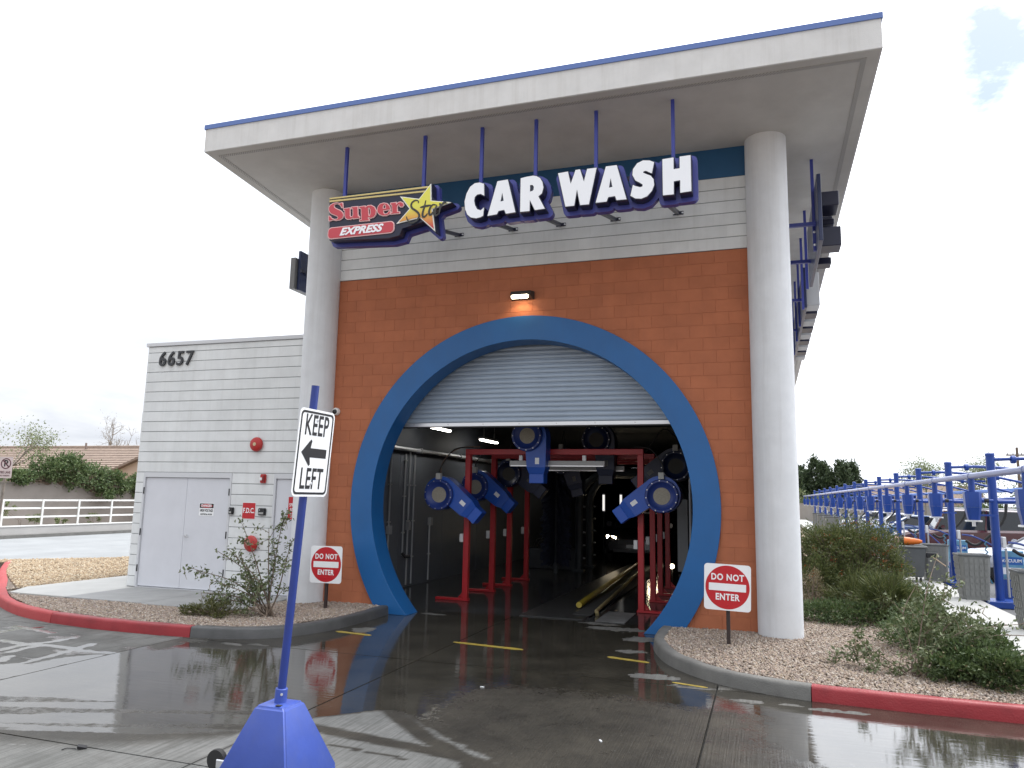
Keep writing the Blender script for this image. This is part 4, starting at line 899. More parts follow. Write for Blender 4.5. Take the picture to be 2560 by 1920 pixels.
kl = thing('keep_left_sign', 'KEEP LEFT arrow sign on a leaning blue pole in a blue pyramid base', 'sign', (8.69, -7.20, -0.15))
ctr = Vector((8.69, -7.20, 0))
def sq(h, z): return [(8.69+sx_*h, -7.20+sy_*h, z) for sx_, sy_ in ((-1,-1),(1,-1),(1,1),(-1,1))]
MB().add(sq(0.295,-0.10)+sq(0.305,-0.055)+sq(0.122,0.405)+sq(0.10,0.418), [(3,2,1,0)]+[(4*l+i, 4*l+(i+1) % 4, 4*l+4+(i+1) % 4, 4*l+4+i) for l in range(3) for i in range(4)]+[(12,13,14,15)]).build('pyramid_base', kl_blue, kl, smooth=True, bevel=0.014, seg=3)
tb = Vector((8.69, -7.20, 0.41)); tp = Vector((8.835, -7.21, 2.69)); ax = (tp-tb).normalized()
MB().tube([tb, tb+ax*0.105], 0.043, 20).build('collar', kl_blue, kl, smooth=True, bevel=0.004)
MB().tube([tb+ax*0.02, tp], 0.029, 20).build('pole', kl_pole, kl, smooth=True)
MB(frame(tb+ax*0.07+Vector((0.028,-0.035,0)), (0.8,0.6,0), (0,0,1))).lathe([(0.010,0),(0.009,0.006),(0,0.007)], 10, False).build('set_screw', alu, kl)
MB().box(8.72, -7.30, 0.4185, 8.76, -7.27, 0.4225).build('slot', dark_gap, kl)
K = frame((0,0,0), (0,1,0), ax); K.translation = Vector((8.845, -7.195, 2.187))
# the sheet bows a little, so it is built on a fine grid
def bowed(poly, z0, z1, hl=()): return MB(K).prism(poly, z0, z1, hl)
sg_ = bowed(rrect(0.457, 0.64, 0.045, 6), -0.002, 0.001).build('panel', white_sg, kl)
bowed(rrect(0.425, 0.608, 0.035, 6), 0.0012, 0.0024, [rrect(0.393, 0.576, 0.025, 6)[::-1]]).build('border', black_sg, sg_)
arrow = [(-0.165,0.0),(-0.055,0.098),(-0.040,0.085),(-0.052,0.034),(0.160,0.034),(0.160,-0.034),(-0.052,-0.034),(-0.040,-0.085),(-0.055,-0.098)]
bowed(arrow, 0.0012, 0.0024).build('arrow', black_sg, sg_)
for s_, yy in (('KEEP', 0.196), ('LEFT', -0.196)):
    put_text(s_, K @ Matrix.Translation((0, yy, 0.002)), 0.215, black_sg, sg_, depth=0.0012, offset=0.003, sx=0.64, space=1.06)
for yy in (0.245, -0.225): MB(K @ Matrix.Translation((0.0, yy, 0.001))).lathe([(0.013,0),(0.012,0.006),(0,0.008)], 10, False).build('bolt', alu, sg_)
wh = Vector((8.29, -7.33, 0.02))
MB(frame(wh, (0,0,1), (1,0.0,0))).lathe([(0.045,-0.02),(0.072,-0.02),(0.076,0),(0.072,0.02),(0.045,0.02)], 24).build('caster', rubber, kl, smooth=True)
MB().bar(wh+Vector((0.02,-0.035,-0.01)), wh+Vector((0.15,-0.035,-0.01)), 0.014, 0.06).bar(wh+Vector((0.02,0.035,-0.01)), wh+Vector((0.15,0.035,-0.01)), 0.014, 0.06).build('caster_fork', alu, kl, bevel=0.006)

npk = thing('no_parking_sign', 'small no parking fire lane sign on a grey pole at the far left', 'sign', (-3.74, 0.02, -0.03))
Kn = frame((-3.60, -0.02, 2.30), (0.97,0.24,0), (0.03,0,1))
pn = MB(Kn).prism(rrect(0.305, 0.457, 0.02), 0, 0.003).build('panel', mat('sheet_pinkish', (0.62,0.52,0.50), 0.5, 0.1, 6), npk)
dkr = mat('sign_maroon', (0.10,0.03,0.04), 0.5)
Kc = Kn @ Matrix.Translation((0, 0.085, 0.0032))
MB(Kc).prism(circle(0.118, 32), 0, 0.0012, [circle(0.094, 32)[::-1]]).build('ring', dkr, pn)
put_text('P', Kc @ Matrix.Translation((0, 0, 0.0022)), 0.19, black_sg, pn, depth=0.001, offset=0.006)
MB(Kc).prism([(-0.082,0.062),(-0.062,0.082),(0.082,-0.062),(0.062,-0.082)][::-1], 0.0034, 0.0044).build('slash', dkr, pn)
put_text('FIRE LANE', Kn @ Matrix.Translation((0, -0.105, 0.0042)), 0.075, dkr, pn, depth=0.001, offset=0.002, sx=0.72)
put_text('NO PARKING', Kn @ Matrix.Translation((0, -0.175, 0.0042)), 0.045, dkr, pn, depth=0.001, offset=0.001, sx=0.8)
MB().tube([(-3.74,0.02,-0.15),(-3.61,0.01,2.52)], 0.028, 10).build('pole', bark_g, npk)
# ------------------------------------------------------------------ inside the tunnel
def gantry(y, label, x0=6.36, x1=9.82, zt=2.82):
    t = thing('dryer_gantry', label, 'gantry', (8.1, y, -0.15), 'red dryer gantries in the tunnel')
    w = 0.11
    for x, s_ in ((x0, -1), (x1, 1)):
        MB().box(x-w/2, y-w/2, -0.13, x+w/2, y+w/2, zt-w-0.001).build('leg', gantry_m, t, bevel=0.006)
        MB().box(min(x-s_*0.08, x+s_*0.62), y-0.06, -0.15, max(x-s_*0.08, x+s_*0.62), y+0.06, -0.105).build('foot', gantry_m, t, bevel=0.006)
        MB().add([(x+s_*w/2, y-0.006, -0.10), (x+s_*0.16, y-0.006, -0.10), (x+s_*w/2, y-0.006, 0.02), (x+s_*w/2, y+0.006, -0.10), (x+s_*0.16, y+0.006, -0.10), (x+s_*w/2, y+0.006, 0.02)], [(0,1,2),(5,4,3),(0,3,4,1),(1,4,5,2),(2,5,3,0)]).build('gusset', gantry_m, t)
        MB().box(x-w/2-0.075, y-w/2-0.02, 0.98, x-w/2-0.002, y+0.03, 1.14).build('switch_box', mat('switch_white', (0.6,0.6,0.6), 0.4), t, bevel=0.006)
    MB().box(x0-w/2, y-w/2, zt-w, x1+w/2, y+w/2, zt).build('beam', gantry_m, t, bevel=0.006)
    return t
for y, lb in ((2.10, 'red steel dryer gantry nearest the tunnel mouth'), (3.62, 'second red dryer gantry from the tunnel mouth'), (4.75, 'third red dryer gantry from the tunnel mouth'), (6.1, 'fourth red dryer gantry, deepest in the tunnel')): gantry(y, lb)

def blower(cx_, y, cz, ang, mir, label, s=1.0, dark=False):
    t = thing('dryer_blower', label, 'blower', (cx_, y, cz), 'blue dryer blowers in the tunnel')
    Fm = Matrix.Translation((cx_, y, cz)) @ frame((0,0,0), (1,0,0), (0,0,1)) @ Matrix.Rotation(ang, 4, 'Z') @ Matrix.Diagonal((s, -s if mir else s, s, 1))
    def fix(mb):
        if mir: mb.f = [f[::-1] for f in mb.f]
        return mb
    bm1 = mat('blower_shaded', (0.006,0.014,0.055), 0.4) if dark else blower_m; bm2 = bm1 if dark else mat('nozzle_blue', (0.010,0.085,0.46), 0.35)  # dark: rear blowers get tunnel shade painted into housing, mesh and plate
    sc = [(0.0, 0.375)]
    for i in range(1, 25):
        a = radians(90+i*11.0); r = 0.375-0.0040*i; sc.append((r*cos(a), r*sin(a)))
    sc.append((0.33, -0.03)); sc += [(0.60, -0.01), (0.60, 0.365)]
    fix(MB(Fm).prism(sc, -0.18, 0.14)).build('scroll_housing', bm1, t, smooth=True, bevel=0.02, seg=2)
    fix(MB(Fm).add([(0.601,-0.01,-0.18),(0.601,0.365,-0.18),(0.601,0.365,0.14),(0.601,-0.01,0.14),(0.72,0.035,-0.15),(0.72,0.325,-0.15),(0.72,0.325,0.11),(0.72,0.035,0.11)], [(0,3,2,1),(4,5,6,7),(0,1,5,4),(1,2,6,5),(2,3,7,6),(3,0,4,7)])).build('reducer', bm1, t)
    fix(MB(Fm).box(0.721, 0.035, -0.15, 0.90, 0.325, 0.11)).build('nozzle', bm2, t, bevel=0.008)
    fix(MB(Fm).lathe([(0.30,0.142),(0.30,0.20),(0.285,0.218),(0.255,0.220),(0.245,0.205),(0.17,0.165),(0.15,0.160)], 36, False)).build('inlet_ring', bm1 if dark else blower_d, t, smooth=True)
    fix(MB(Fm).prism(circle(0.152, 28), 0.150, 0.163)).build('inlet_mesh', mat('mesh_shaded', (0.05,0.048,0.042), 0.7) if dark else mesh_m, t)
    for i in range(12):
        a = 2*pi*i/12; fix(MB(Fm @ Matrix.Translation((0.275*cos(a), 0.275*sin(a), 0.216))).lathe([(0.012,0),(0.011,0.008),(0,0.009)], 6, False)).build('bolt', steel, t)
    fix(MB(Fm).box(0.42, 0.16, 0.1415, 0.54, 0.24, 0.1445)).build('label_plate', mat('plate_shaded', (0.12,0.12,0.12), 0.5) if dark else white_sg, t)
    G = Matrix.Translation((cx_, y, cz))
    MB(G).box(-0.05*s, -0.24, 0.30*s, 0.05*s, -0.145, 0.42*s).build('junction_box', mat('box_grey', (0.45,0.45,0.43), 0.5), t, bevel=0.005)
    x0_ = cx_; gx_ = min(max(cx_, 6.45), 9.7)
    MB().tube(smooth_pts([(x0_, y-0.15, cz+0.42*s), (x0_+0.02, y-0.14, cz+0.55), (x0_*0.6+gx_*0.4, y+0.05, max(cz+0.75, 2.80)), (gx_, y+0.28, 2.86)], 5), 0.011, 6).build('cable', rubber, t, smooth=True)
    return t
A_ = radians
blower(5.92, 1.82, 1.90, A_(-40), False, 'bright blue dryer blower at the left of the first gantry')
blower(10.26, 1.82, 1.95, A_(-143), True, 'bright blue dryer blower at the right of the first gantry')
blower(7.72, 1.82, 3.05, A_(-90), False, 'blue dryer blower on top of the first gantry, nozzle down')
blower(6.10, 3.30, 2.08, A_(-40), False, 'blue dryer blower half hidden behind the left red leg')
blower(10.35, 3.30, 2.55, A_(-143), True, 'dryer blower with shade painted in, behind the right bright one', 1.0, True)
blower(8.75, 3.30, 3.08, A_(-90), False, 'dryer blower on top of the second gantry, coloured dark for shade', 1.0, True)
blower(6.45, 4.50, 2.40, A_(-40), False, 'blower at the left of the third gantry, coloured dark for shade', 1.0, True)
blower(7.35, 5.80, 2.75, A_(-75), False, 'blower on the fourth gantry, coloured dark for shade', 1.0, True)

def led_bar(x0, x1, y, z, label):
    t = thing('air_blade_bar', label, 'bar', ((x0+x1)/2, y, z), 'grey bars hung under the gantries')
    MB().box(x0, y-0.05, z-0.055, x1, y+0.05, z+0.055).build('housing', mat('bar_grey', (0.38,0.38,0.38), 0.4), t, bevel=0.006)
    MB().box(x0+0.02, y-0.056, z-0.053, x1-0.02, y-0.0505, z-0.035).build('edge_strip', alu, t)
    for x in (x0+0.22, x1-0.40): MB().box(x-0.035, y-0.03, z+0.056, x+0.035, y+0.03, z+0.16).build('clip', white_sg, t, bevel=0.006)
led_bar(7.30, 9.18, 1.93, 2.53, 'long grey bar hung under the first red beam')
led_bar(7.35, 9.28, 3.45, 2.50, 'grey bar hung under the second red beam')
def tube_light(x, y, z, label):
    t = thing('strip_light', label, 'lamp', (x, y, z), 'lit strip lights on the tunnel ceiling')
    MB().box(x-0.075, y, z, x+0.075, y+1.2, z+0.06).build('housing', white_p, t)
    MB().box(x-0.06, y+0.02, z-0.035, x+0.06, y+1.18, z-0.001).build('tube', lamp_on, t, bevel=0.012)
    MB().box(x-0.01, y+0.2, z+0.06, x+0.01, y+0.22, 3.748).box(x-0.01, y+1.0, z+0.06, x+0.01, y+1.02, 3.748).build('hanger', conduit, t)
tube_light(5.0, 3.0, 3.40, 'lit strip light nearest the roll-up door'); tube_light(5.0, 6.3, 3.36, 'lit strip light deeper on the tunnel ceiling')
for y, z0, z1, bz, lb in ((2.61,-0.1,3.2,1.12,'grey conduit with box just inside the ring'), (3.30,0.55,2.8,None,'grey conduit ending in a valve on the panel wall'), (3.53,-0.1,2.85,1.18,'grey conduit with a square box on the panel wall'), (3.78,-0.1,2.8,None,'plain grey conduit on the panel wall'), (4.70,-0.1,1.25,1.25,'short conduit rising to a small box')):
    t = thing('wall_conduit', lb, 'conduit', (4.33, y, z0), 'conduits on the panel wall')
    MB().tube([(4.345,y,z0),(4.345,y,z1)], 0.022, 8).build('pipe', conduit, t, smooth=True)
    for zc_ in np.arange(max(z0, 0)+0.5, z1, 0.8): MB().box(4.319, y-0.04, zc_-0.015, 4.372, y+0.04, zc_+0.015).build('strap', steel, t)
    if bz: MB().box(4.319, y-0.07, bz-0.08, 4.40, y+0.07, bz+0.10).build('box', mat('box_grey2', (0.30,0.31,0.33), 0.5), t, bevel=0.006)
    elif z0 > 0: MB().tube([(4.345,y,z0+0.05),(4.42,y,z0-0.02),(4.50,y+0.08,z0-0.02)], 0.035, 8).build('valve', black_m, t)
t = thing('ceiling_pipe', 'grey pipe running along the top of the panel wall', 'pipe', (4.36, 6, 2.9))
MB().tube([(4.40,0.9,2.9),(4.40,16,2.9)], 0.045, 8).build('pipe', conduit, t, smooth=True)
for y in np.arange(1.5, 16, 2.4): MB().box(4.303, y, 2.84, 4.46, y+0.03, 2.96).build('bracket', steel, t)
t = thing('air_hose', 'thin hose looping down to the left blower', 'hose', (5.8, 1.8, 2.3))
MB().tube(smooth_pts([(5.92,1.72,2.32),(5.93,1.74,2.5),(6.02,1.9,2.72),(6.25,2.05,2.86),(6.6,2.1,2.87)], 5), 0.010, 6).build('hose', mat('hose_brown', (0.18,0.10,0.07), 0.6), t, smooth=True)
# conveyor
cv = thing('conveyor', 'floor conveyor with yellow guide rails running into the tunnel', 'conveyor', (8.9, 3, -0.15))
MB().box(7.92, 0.75, -0.151, 9.04, 12, -0.132).build('floor_plate', mat('plate_steel', (0.035,0.035,0.035), 0.35, 0.3, 3), cv, bevel=0.004)
MB().box(9.25, 0.75, -0.149, 9.75, 1.9, -0.138).build('floor_plate', mat('plate_dry', (0.13,0.13,0.13), 0.6, 0.3, 3, dirt=0.5, dscale=2.5, dcol=(0.05,0.05,0.05)), cv)
MB().tube([(8.70,1.9,-0.06),(8.56,5,-0.05),(8.30,11.2,-0.05)], 0.055, 10).build('guide_rail', yellow_r, cv, smooth=True)
MB().tube([(9.16,1.35,-0.13),(9.13,1.42,-0.08),(8.98,4.5,-0.06),(8.72,8.8,-0.06)], 0.035, 10).build('guide_rail', mat('rail_worn', (0.40,0.33,0.16), 0.3, 0.3, 9, metal=0.5), cv, smooth=True)
MB().box(8.76, 1.2, -0.131, 9.08, 12, -0.118).build('chain_slot', dark_gap, cv)
# wash arches and brushes deeper in
arch_m = mat('arch_dark', (0.035,0.045,0.055), 0.5, 0.2, 2)
for y, lb in ((9.2, 'dark rounded wash arch in front of the car'), (10.6, 'second dark rounded wash arch behind it')):
    t = thing('wash_arch', lb, 'wash arch', (8.3, y, -0.15))
    pts = [(6.95,y,-0.15),(6.95,y,1.7)]+[(7.85-0.9*cos(a), y, 1.7+0.9*sin(a)) for a in np.linspace(0.25, pi/2, 6)]+[(9.0,y,2.6)]+[(9.0+0.9*sin(a), y, 1.7+0.9*cos(a)) for a in np.linspace(0.25, pi/2, 6)]+[(9.9,y,-0.15)]
    MB().tube(pts, 0.11, 8).build('hoop', arch_m, t, smooth=True)
    for x in (6.95, 9.9): MB().box(x-0.16, y-0.16, -0.15, x+0.16, y+0.16, -0.11).build('foot', arch_m, t)
    for i in range(5): MB(frame((7.08, y-0.02, 0.2+i*0.36), (0,1,0), (0,0,1))).lathe([(0.03,0),(0.02,0.06),(0.0,0.065)], 8, False).build('nozzle', conduit, t)
for x, y, lb in ((6.55, 8.2, 'tall dark cloth brush left of the car'), (10.6, 8.6, 'tall dark cloth brush right of the car')):
    t = thing('side_brush', lb, 'brush', (x, y, -0.15)); rb = random.Random(int(x*10))
    MB().tube([(x,y,-0.15),(x,y,2.9)], 0.06, 10).build('shaft', ind_dark, t)
    mb = MB()
    for i in range(34):
        for j in range(14):
            a = 2*pi*j/14+i*0.4; r = rb.uniform(0.30, 0.46); z = 0.15+i*0.075
            mb.add([(x+0.06*cos(a-0.1), y+0.06*sin(a-0.1), z), (x+0.06*cos(a-0.1), y+0.06*sin(a-0.1), z+0.06), (x+r*cos(a+0.15), y+r*sin(a+0.15), z-0.05), (x+r*cos(a+0.15), y+r*sin(a+0.15), z-0.12)], [(0,1,2,3)])
    mb.build('cloth', mat('brush_cloth', (0.02,0.025,0.05), 0.9, 0.4, 5), t)
t = thing('hose_heap', 'black hoses heaped on a low dark cabinet by the wall', 'hoses', (6.3, 9.6, -0.15))
MB().box(5.4, 9.2, -0.15, 6.9, 9.9, 0.42).build('cabinet', ind_dark, t, bevel=0.02)
rb = random.Random(4); mb = MB()
for i in range(7):
    x0 = 5.5+rb.uniform(0, 1.0); mb.tube(smooth_pts([(x0,9.4,0.43),(x0+0.1,9.35,0.62+rb.uniform(0,0.1)),(x0+0.3,9.4,0.66),(x0+0.5,9.45,0.44)], 4), 0.022, 6)
mb.build('hose', rubber, t, smooth=True)
t = thing('curtain_frame', 'red frame post with grey pipe behind the right blower', 'frame', (10.9, 3.2, -0.15))
MB().box(11.05, 3.1, -0.15, 11.2, 3.25, 2.9).build('post', gantry_m, t, bevel=0.005)
MB().tube([(10.62,3.2,-0.15),(10.62,3.2,2.9)], 0.035, 8).build('pipe', conduit, t, smooth=True)
MB().box(10.35, 3.3, 0.5, 10.55, 3.4, 1.9).build('panel', mat('panel_grey', (0.22,0.23,0.24), 0.5), t)

# ------------------------------------------------------------------ cars
def loft(mb, secs, cap=True):
    n_ = len(secs[0]); k = len(secs); vs = [p for s_ in secs for p in s_]; fs = []
    for i in range(k-1):
        for j in range(n_): a = i*n_+j; b = i*n_+(j+1) % n_; fs.append((a, b, b+n_, a+n_))
    if cap: fs.append(tuple(range(n_-1, -1, -1))); fs.append(tuple((k-1)*n_+j for j in range(n_)))
    return mb.add(vs, fs)
glass_m = mat('car_glass', (0.012,0.016,0.02), 0.05, spec=0.8)
tyre_m = mat('tyre', (0.018,0.018,0.018), 0.75); rim_m = mat('rim', (0.45,0.45,0.47), 0.3, metal=0.8)
lamp_m = mat('lamp_clear', (0.65,0.67,0.70), 0.15); tail_m = mat('tail_lamp', (0.35,0.01,0.01), 0.3)
def car(label, loc, rz, paint, L_=4.6, Wd=1.82, H=1.45, suv=False, lit=False, group='parked cars at the vacuum stations', rack=False, jeep=False):
    """nose towards local +x"""
    t = thing('suv' if suv else 'sedan', label, 'car', loc, group); Mx = Matrix.Translation(loc) @ Matrix.Rotation(rz, 4, 'Z')
    h = Wd/2; hood = 0.98 if suv else 0.84; belt = 1.08 if suv else 0.93; gc = 0.25 if suv else 0.18; n_ = L_/2
    def sec(x, zb, zt, w, tw=0.86): return [(x, -w*0.92, zb), (x, -w, zb+0.14), (x, -w, (zb+zt)/2+0.06), (x, -w*0.985, zt-0.10), (x, -w*tw, zt), (x, w*tw, zt), (x, w*0.985, zt-0.10), (x, w, (zb+zt)/2+0.06), (x, w, zb+0.14), (x, w*0.92, zb)]
    rear = belt+0.02
    secs = [sec(-n_, 0.42, rear-0.22, h*0.84), sec(-n_+0.10, gc+0.08, rear-0.04, h*0.93), sec(-n_+0.5, gc, rear, h), sec(-0.6, gc, belt, h), sec(n_-1.55, gc, belt-0.01, h), sec(n_-1.25, gc, hood+0.03, h), sec(n_-0.5, gc, hood-0.03, h*0.98), sec(n_-0.14, gc+0.06, hood-0.13, h*0.90), sec(n_, 0.40, hood-0.26, h*0.80)]
    MBm = MB(Mx); body = loft(MBm, secs).build('body', paint, t, smooth=True, ang=28)
    ww = h*0.88; rw = h*0.70; fx = n_-1.42; rx_ = -n_+(0.10 if suv else 0.42); tz = H
    ftop = fx-(0.42 if jeep else 0.85); rtop = rx_+(0.12 if suv else 0.85)
    g1 = [[(fx, -ww, belt-0.02), (fx, ww, belt-0.02), (ftop, rw, tz-0.05), (ftop, -rw, tz-0.05)], [(rx_, -ww, belt-0.02), (rx_, ww, belt-0.02), (rtop, rw, tz-0.05), (rtop, -rw, tz-0.05)]]
    MB(Mx).add(g1[0]+g1[1], [(0,1,2,3),(7,6,5,4),(0,4,5,1),(1,5,6,2),(3,2,6,7),(0,3,7,4)]).build('windows', glass_m, t)
    rsec = lambda x, z, w: [(x, -w*0.98, z-0.05), (x, -w*0.86, z-0.008), (x, -w*0.4, z+0.012), (x, w*0.4, z+0.012), (x, w*0.86, z-0.008), (x, w*0.98, z-0.05)]
    roof_ = loft(MB(Mx), [rsec(rtop-0.05, tz-0.03, rw), rsec(rtop+0.3, tz, rw*1.02), rsec((ftop+rtop)/2, tz+0.01, rw*1.03), rsec(ftop-0.2, tz, rw*1.02), rsec(ftop+0.06, tz-0.035, rw)]).build('roof', paint, t, smooth=True, ang=40)
    for s_ in (-1, 1):
        for (x0, x1) in ((fx, ftop), (rx_, rtop), ((fx+rx_)/2-0.05, (ftop+rtop)/2-0.02)):
            MB(Mx).bar((x0, s_*ww*1.003, belt-0.02), (x1, s_*rw*1.003, tz-0.05), 0.08, 0.05).build('pillar', paint, body)
        MB(Mx).box(fx-0.32, s_*(h+0.10)-0.09, belt+0.02, fx-0.18, s_*(h+0.10)+0.09, belt+0.17).build('mirror', paint, body, bevel=0.03, seg=2)
        for x in (n_-0.92, -n_+0.88):
            Wm = Mx @ frame((x, s_*(h-0.10), 0.335), (1,0,0), (0,0,1) if s_ < 0 else (0,0,-1))
            wt = MB(Wm).lathe([(0.20,-0.10),(0.315,-0.10),(0.335,-0.07),(0.335,0.07),(0.315,0.105),(0.22,0.11)], 26).build('wheel', tyre_m, t, smooth=True)
            MB(Wm).lathe([(0.215,0.112),(0.21,0.085),(0.06,0.10),(0.05,0.115),(0,0.116)], 20, False).build('rim', rim_m, wt, smooth=True)
            MB(Wm).prism([(0.40*cos(a), 0.40*sin(a)+0.01) for a in np.linspace(-0.2, pi+0.2, 20)], 0.0, 0.099).build('arch', black_m, body)
        hl = MB(Mx).add([(n_-0.13,s_*h*0.52,hood-0.27),(n_-0.22,s_*h*0.86,hood-0.24),(n_-0.30,s_*h*0.885,hood-0.12),(n_-0.15,s_*h*0.55,hood-0.15),(n_-0.02,s_*h*0.52,hood-0.28),(n_-0.12,s_*h*0.86,hood-0.25),(n_-0.20,s_*h*0.90,hood-0.12),(n_-0.07,s_*h*0.55,hood-0.15)],
                   [(0,1,2,3),(7,6,5,4),(0,4,5,1),(1,5,6,2),(2,6,7,3),(3,7,4,0)]).build('headlight', head_on if lit else lamp_m, t)
        MB(Mx).box(-n_-0.005, s_*h*0.70-0.13, rear-0.34, -n_+0.11, s_*h*0.70+0.13, rear-0.16).build('tail_light', tail_m, t, bevel=0.02)
        MB(Mx).box(-0.25, s_*h*1.0-0.012, belt-0.22, -0.10, s_*h*1.0+0.018, belt-0.19).build('door_handle', alu, body)
        MB(Mx).box(-n_+0.45, s_*h*1.0-0.008, gc+0.02, n_-0.45, s_*h*1.0+0.006, gc+0.13).build('sill', black_m, body)
        if rack: MB(Mx).tube([(rtop+0.1, s_*rw*0.92, tz+0.06), (ftop-0.2, s_*rw*0.92, tz+0.06)], 0.022, 6).build('roof_rail', alu, roof_)
    MB(Mx).box(n_-0.10, -h*0.46, hood-0.38, n_+0.006, h*0.46, hood-0.22).build('grille', black_m, t, bevel=0.01)
    MB(Mx).box(n_-0.12, -h*0.62, gc+0.10, n_+0.018, h*0.62, gc+0.20).build('bumper_intake', black_m, t, bevel=0.01)
    MB(Mx).box(n_-0.02, -0.155, gc+0.24, n_+0.022, 0.155, gc+0.35).build('licence_plate', white_sg, t)
    if jeep: MB(Mx @ frame((-n_-0.005, 0, 0.95), (0,1,0), (0,0,1))).lathe([(0.0,0.16),(0.25,0.16),(0.36,0.14),(0.37,0.02),(0.34,0.0)], 24, False).build('spare_wheel', tyre_m, t, smooth=True)
    return t
p_dark = mat('paint_black', (0.03,0.03,0.036), 0.18, coat=0.6); p_maroon = mat('paint_maroon', (0.075,0.014,0.016), 0.25, coat=0.6)
p_silver = mat('paint_silver', (0.50,0.52,0.58), 0.22, metal=0.35, coat=0.6); p_white = mat('paint_white', (0.75,0.76,0.78), 0.25, coat=0.5); p_blue = mat('paint_blue', (0.05,0.10,0.22), 0.25, coat=0.5)
car('black car with its headlights lit being washed inside the tunnel', (7.95, 14.4, -0.15), -pi/2, p_dark, 4.6, 1.85, 1.62, True, True, 'car in the tunnel')
t = thing('work_lamp', 'small glowing lamp low behind the red right legs', 'lamp', (9.88, 6.4, 0.33))
MB(FRONT((9.88,6.4,0.33))).lathe([(0.05,0),(0.05,0.04),(0.045,0.06)], 14).build('lens', head_on, t); MB().tube([(9.88,6.42,-0.15),(9.88,6.42,0.33)], 0.02, 6).build('stalk', black_m, t)

for x, z0, z1, lb in ((6.0, 1.40, 2.02, 'thin glowing vertical strip light left of the car'), (6.68, 1.46, 2.03, 'second thin glowing vertical strip light beside it')):
    t = thing('vertical_light', lb, 'lamp', (x, 17.3, z0)); MB().box(x-0.04, 17.3, z0, x+0.04, 17.33, z1).build('tube', mat('strip_dim', (0.8,0.8,0.8), 0.4, emit=(1,0.97,0.92), estr=0.6), t); MB().box(x-0.06, 17.332, z0-0.05, x+0.06, 17.37, z1+0.05).build('housing', ind_dark, t)
    MB().box(x-0.02, 17.34, -0.15, x+0.02, 17.36, z0-0.05).build('stand', ind_dark, t)
# ------------------------------------------------------------------ vacuum stations
VX = 16.54
PY = [6.23, 10.1, 14.1, 18.3, 22.6, 27.0, 31.8, 36.8, 42.2, 47.5, 53.0, 59.0, 66.0]
ordn = ['second','third','fourth','fifth','sixth','seventh','eighth','ninth','tenth','eleventh','twelfth','thirteenth','fourteenth']
def vac_post():
    t = thing('vacuum_post', 'x', 'vacuum post', (VX, 0, -0.16), 'blue vacuum posts along the walk')
    MB(Matrix.Translation((VX,0,0))).lathe([(0.082,-0.02),(0.082,2.93)], 20).build('post', vac_blue, t, smooth=True)
    MB(Matrix.Translation((VX,0,0))).lathe([(0.089,2.931),(0.089,2.985),(0.06,3.0)], 20).build('cap', vac_blue, t, smooth=True)
    MB().box(VX-0.34, -0.34, -0.155, VX+0.34, 0.34, -0.02).build('base_plinth', vac_blue, t, bevel=0.012)
    pts = smooth_pts([(VX+0.075,0,2.86),(VX+0.9,0,2.87),(VX+2.2,0,2.72),(VX+3.6,0,2.35)], 4)
    bm_ = MB().tube(pts, 0.036, 8).build('hose_boom', vac_blue, t, smooth=True)
    for x in (VX+0.42, VX+2.1): MB(frame((x,0,2.86 if x < VX+1 else 2.735), (0,1,0), (0,0,1))).lathe([(0.06,-0.05),(0.085,-0.035),(0.085,0.035),(0.06,0.05)], 12).build('coupling', vac_blue, bm_)
    MB().tube(smooth_pts([(VX+0.075,0,1.98),(VX+0.6,0,1.99),(VX+1.5,0,2.08),(VX+2.6,0,2.05)], 4), 0.045, 8).build('lower_boom', vac_blue, t, smooth=True)
    MB(frame((VX+0.55,0,1.99), (0,1,0), (0,0,1))).lathe([(0.06,-0.05),(0.085,-0.03),(0.085,0.03),(0.06,0.05)], 12).build('coupling', vac_blue, t)
    MB().tube(smooth_pts([(VX+1.25,0.02,2.05),(VX+1.2,0.04,1.6),(VX+0.95,0.05,1.25),(VX+0.55,0.06,0.9),(VX+0.3,0.05,1.0)], 5), 0.035, 8).build('vacuum_hose', rubber, t, smooth=True)
    MB().box(VX+0.10, -0.06, 1.04, VX+0.17, 0.06, 1.26).build('control_box', mat('control_white', (0.66,0.67,0.68), 0.4), t, bevel=0.01)
    MB().tube([(VX+0.15,-0.06,0.05),(VX+0.15,-0.06,1.03)], 0.024, 8).build('drain_pipe', conduit, t)
    MB().tube(smooth_pts([(VX-0.15,0.05,1.15)]+[(VX-0.2+0.05*(i % 2), 0.05, 1.1-i*0.055) for i in range(14)]+[(VX-0.12,0.0,0.3)], 2), 0.014, 5).build('coiled_air_hose', mat('coil_teal', (0.02,0.16,0.26), 0.4), t, smooth=True)
    MB().tube(smooth_pts([(VX+0.22,0.02,1.15),(VX+0.5,0.02,1.10),(VX+0.95,0.02,0.85),(VX+1.3,0.02,0.50)], 5), 0.024, 6).build('claw_hose', mat('hose_blue', (0.03,0.06,0.25), 0.5), t, smooth=True)
    return t
vp = vac_post()
for i, y in enumerate(PY):
    o = vp if i == 0 else copy_tree(vp)
    o.location = (VX, y, -0.16)
    o['label'] = 'blue vacuum post nearest in view with a broad blue plinth' if i == 0 else ('last blue vacuum post at the far end of the row' if i == len(PY)-1 else ordn[i-1]+' blue vacuum post along the walk')
mp_ = thing('manifold_pipe', 'long silver vacuum manifold pipe on the blue posts', 'pipe', (16.05, 30, 2.49))
MB().tube([(16.05,-1.0,2.49),(16.05,77,2.49)], 0.062, 16).build('pipe', vac_pipe, mp_, smooth=True)
HY = [2.3, 5.75, 9.3, 13.2, 17.2, 21.6, 25.2, 29.8, 34.5, 39.5, 44.8, 50.2, 56.0, 62.0, 69.0, 75.0]
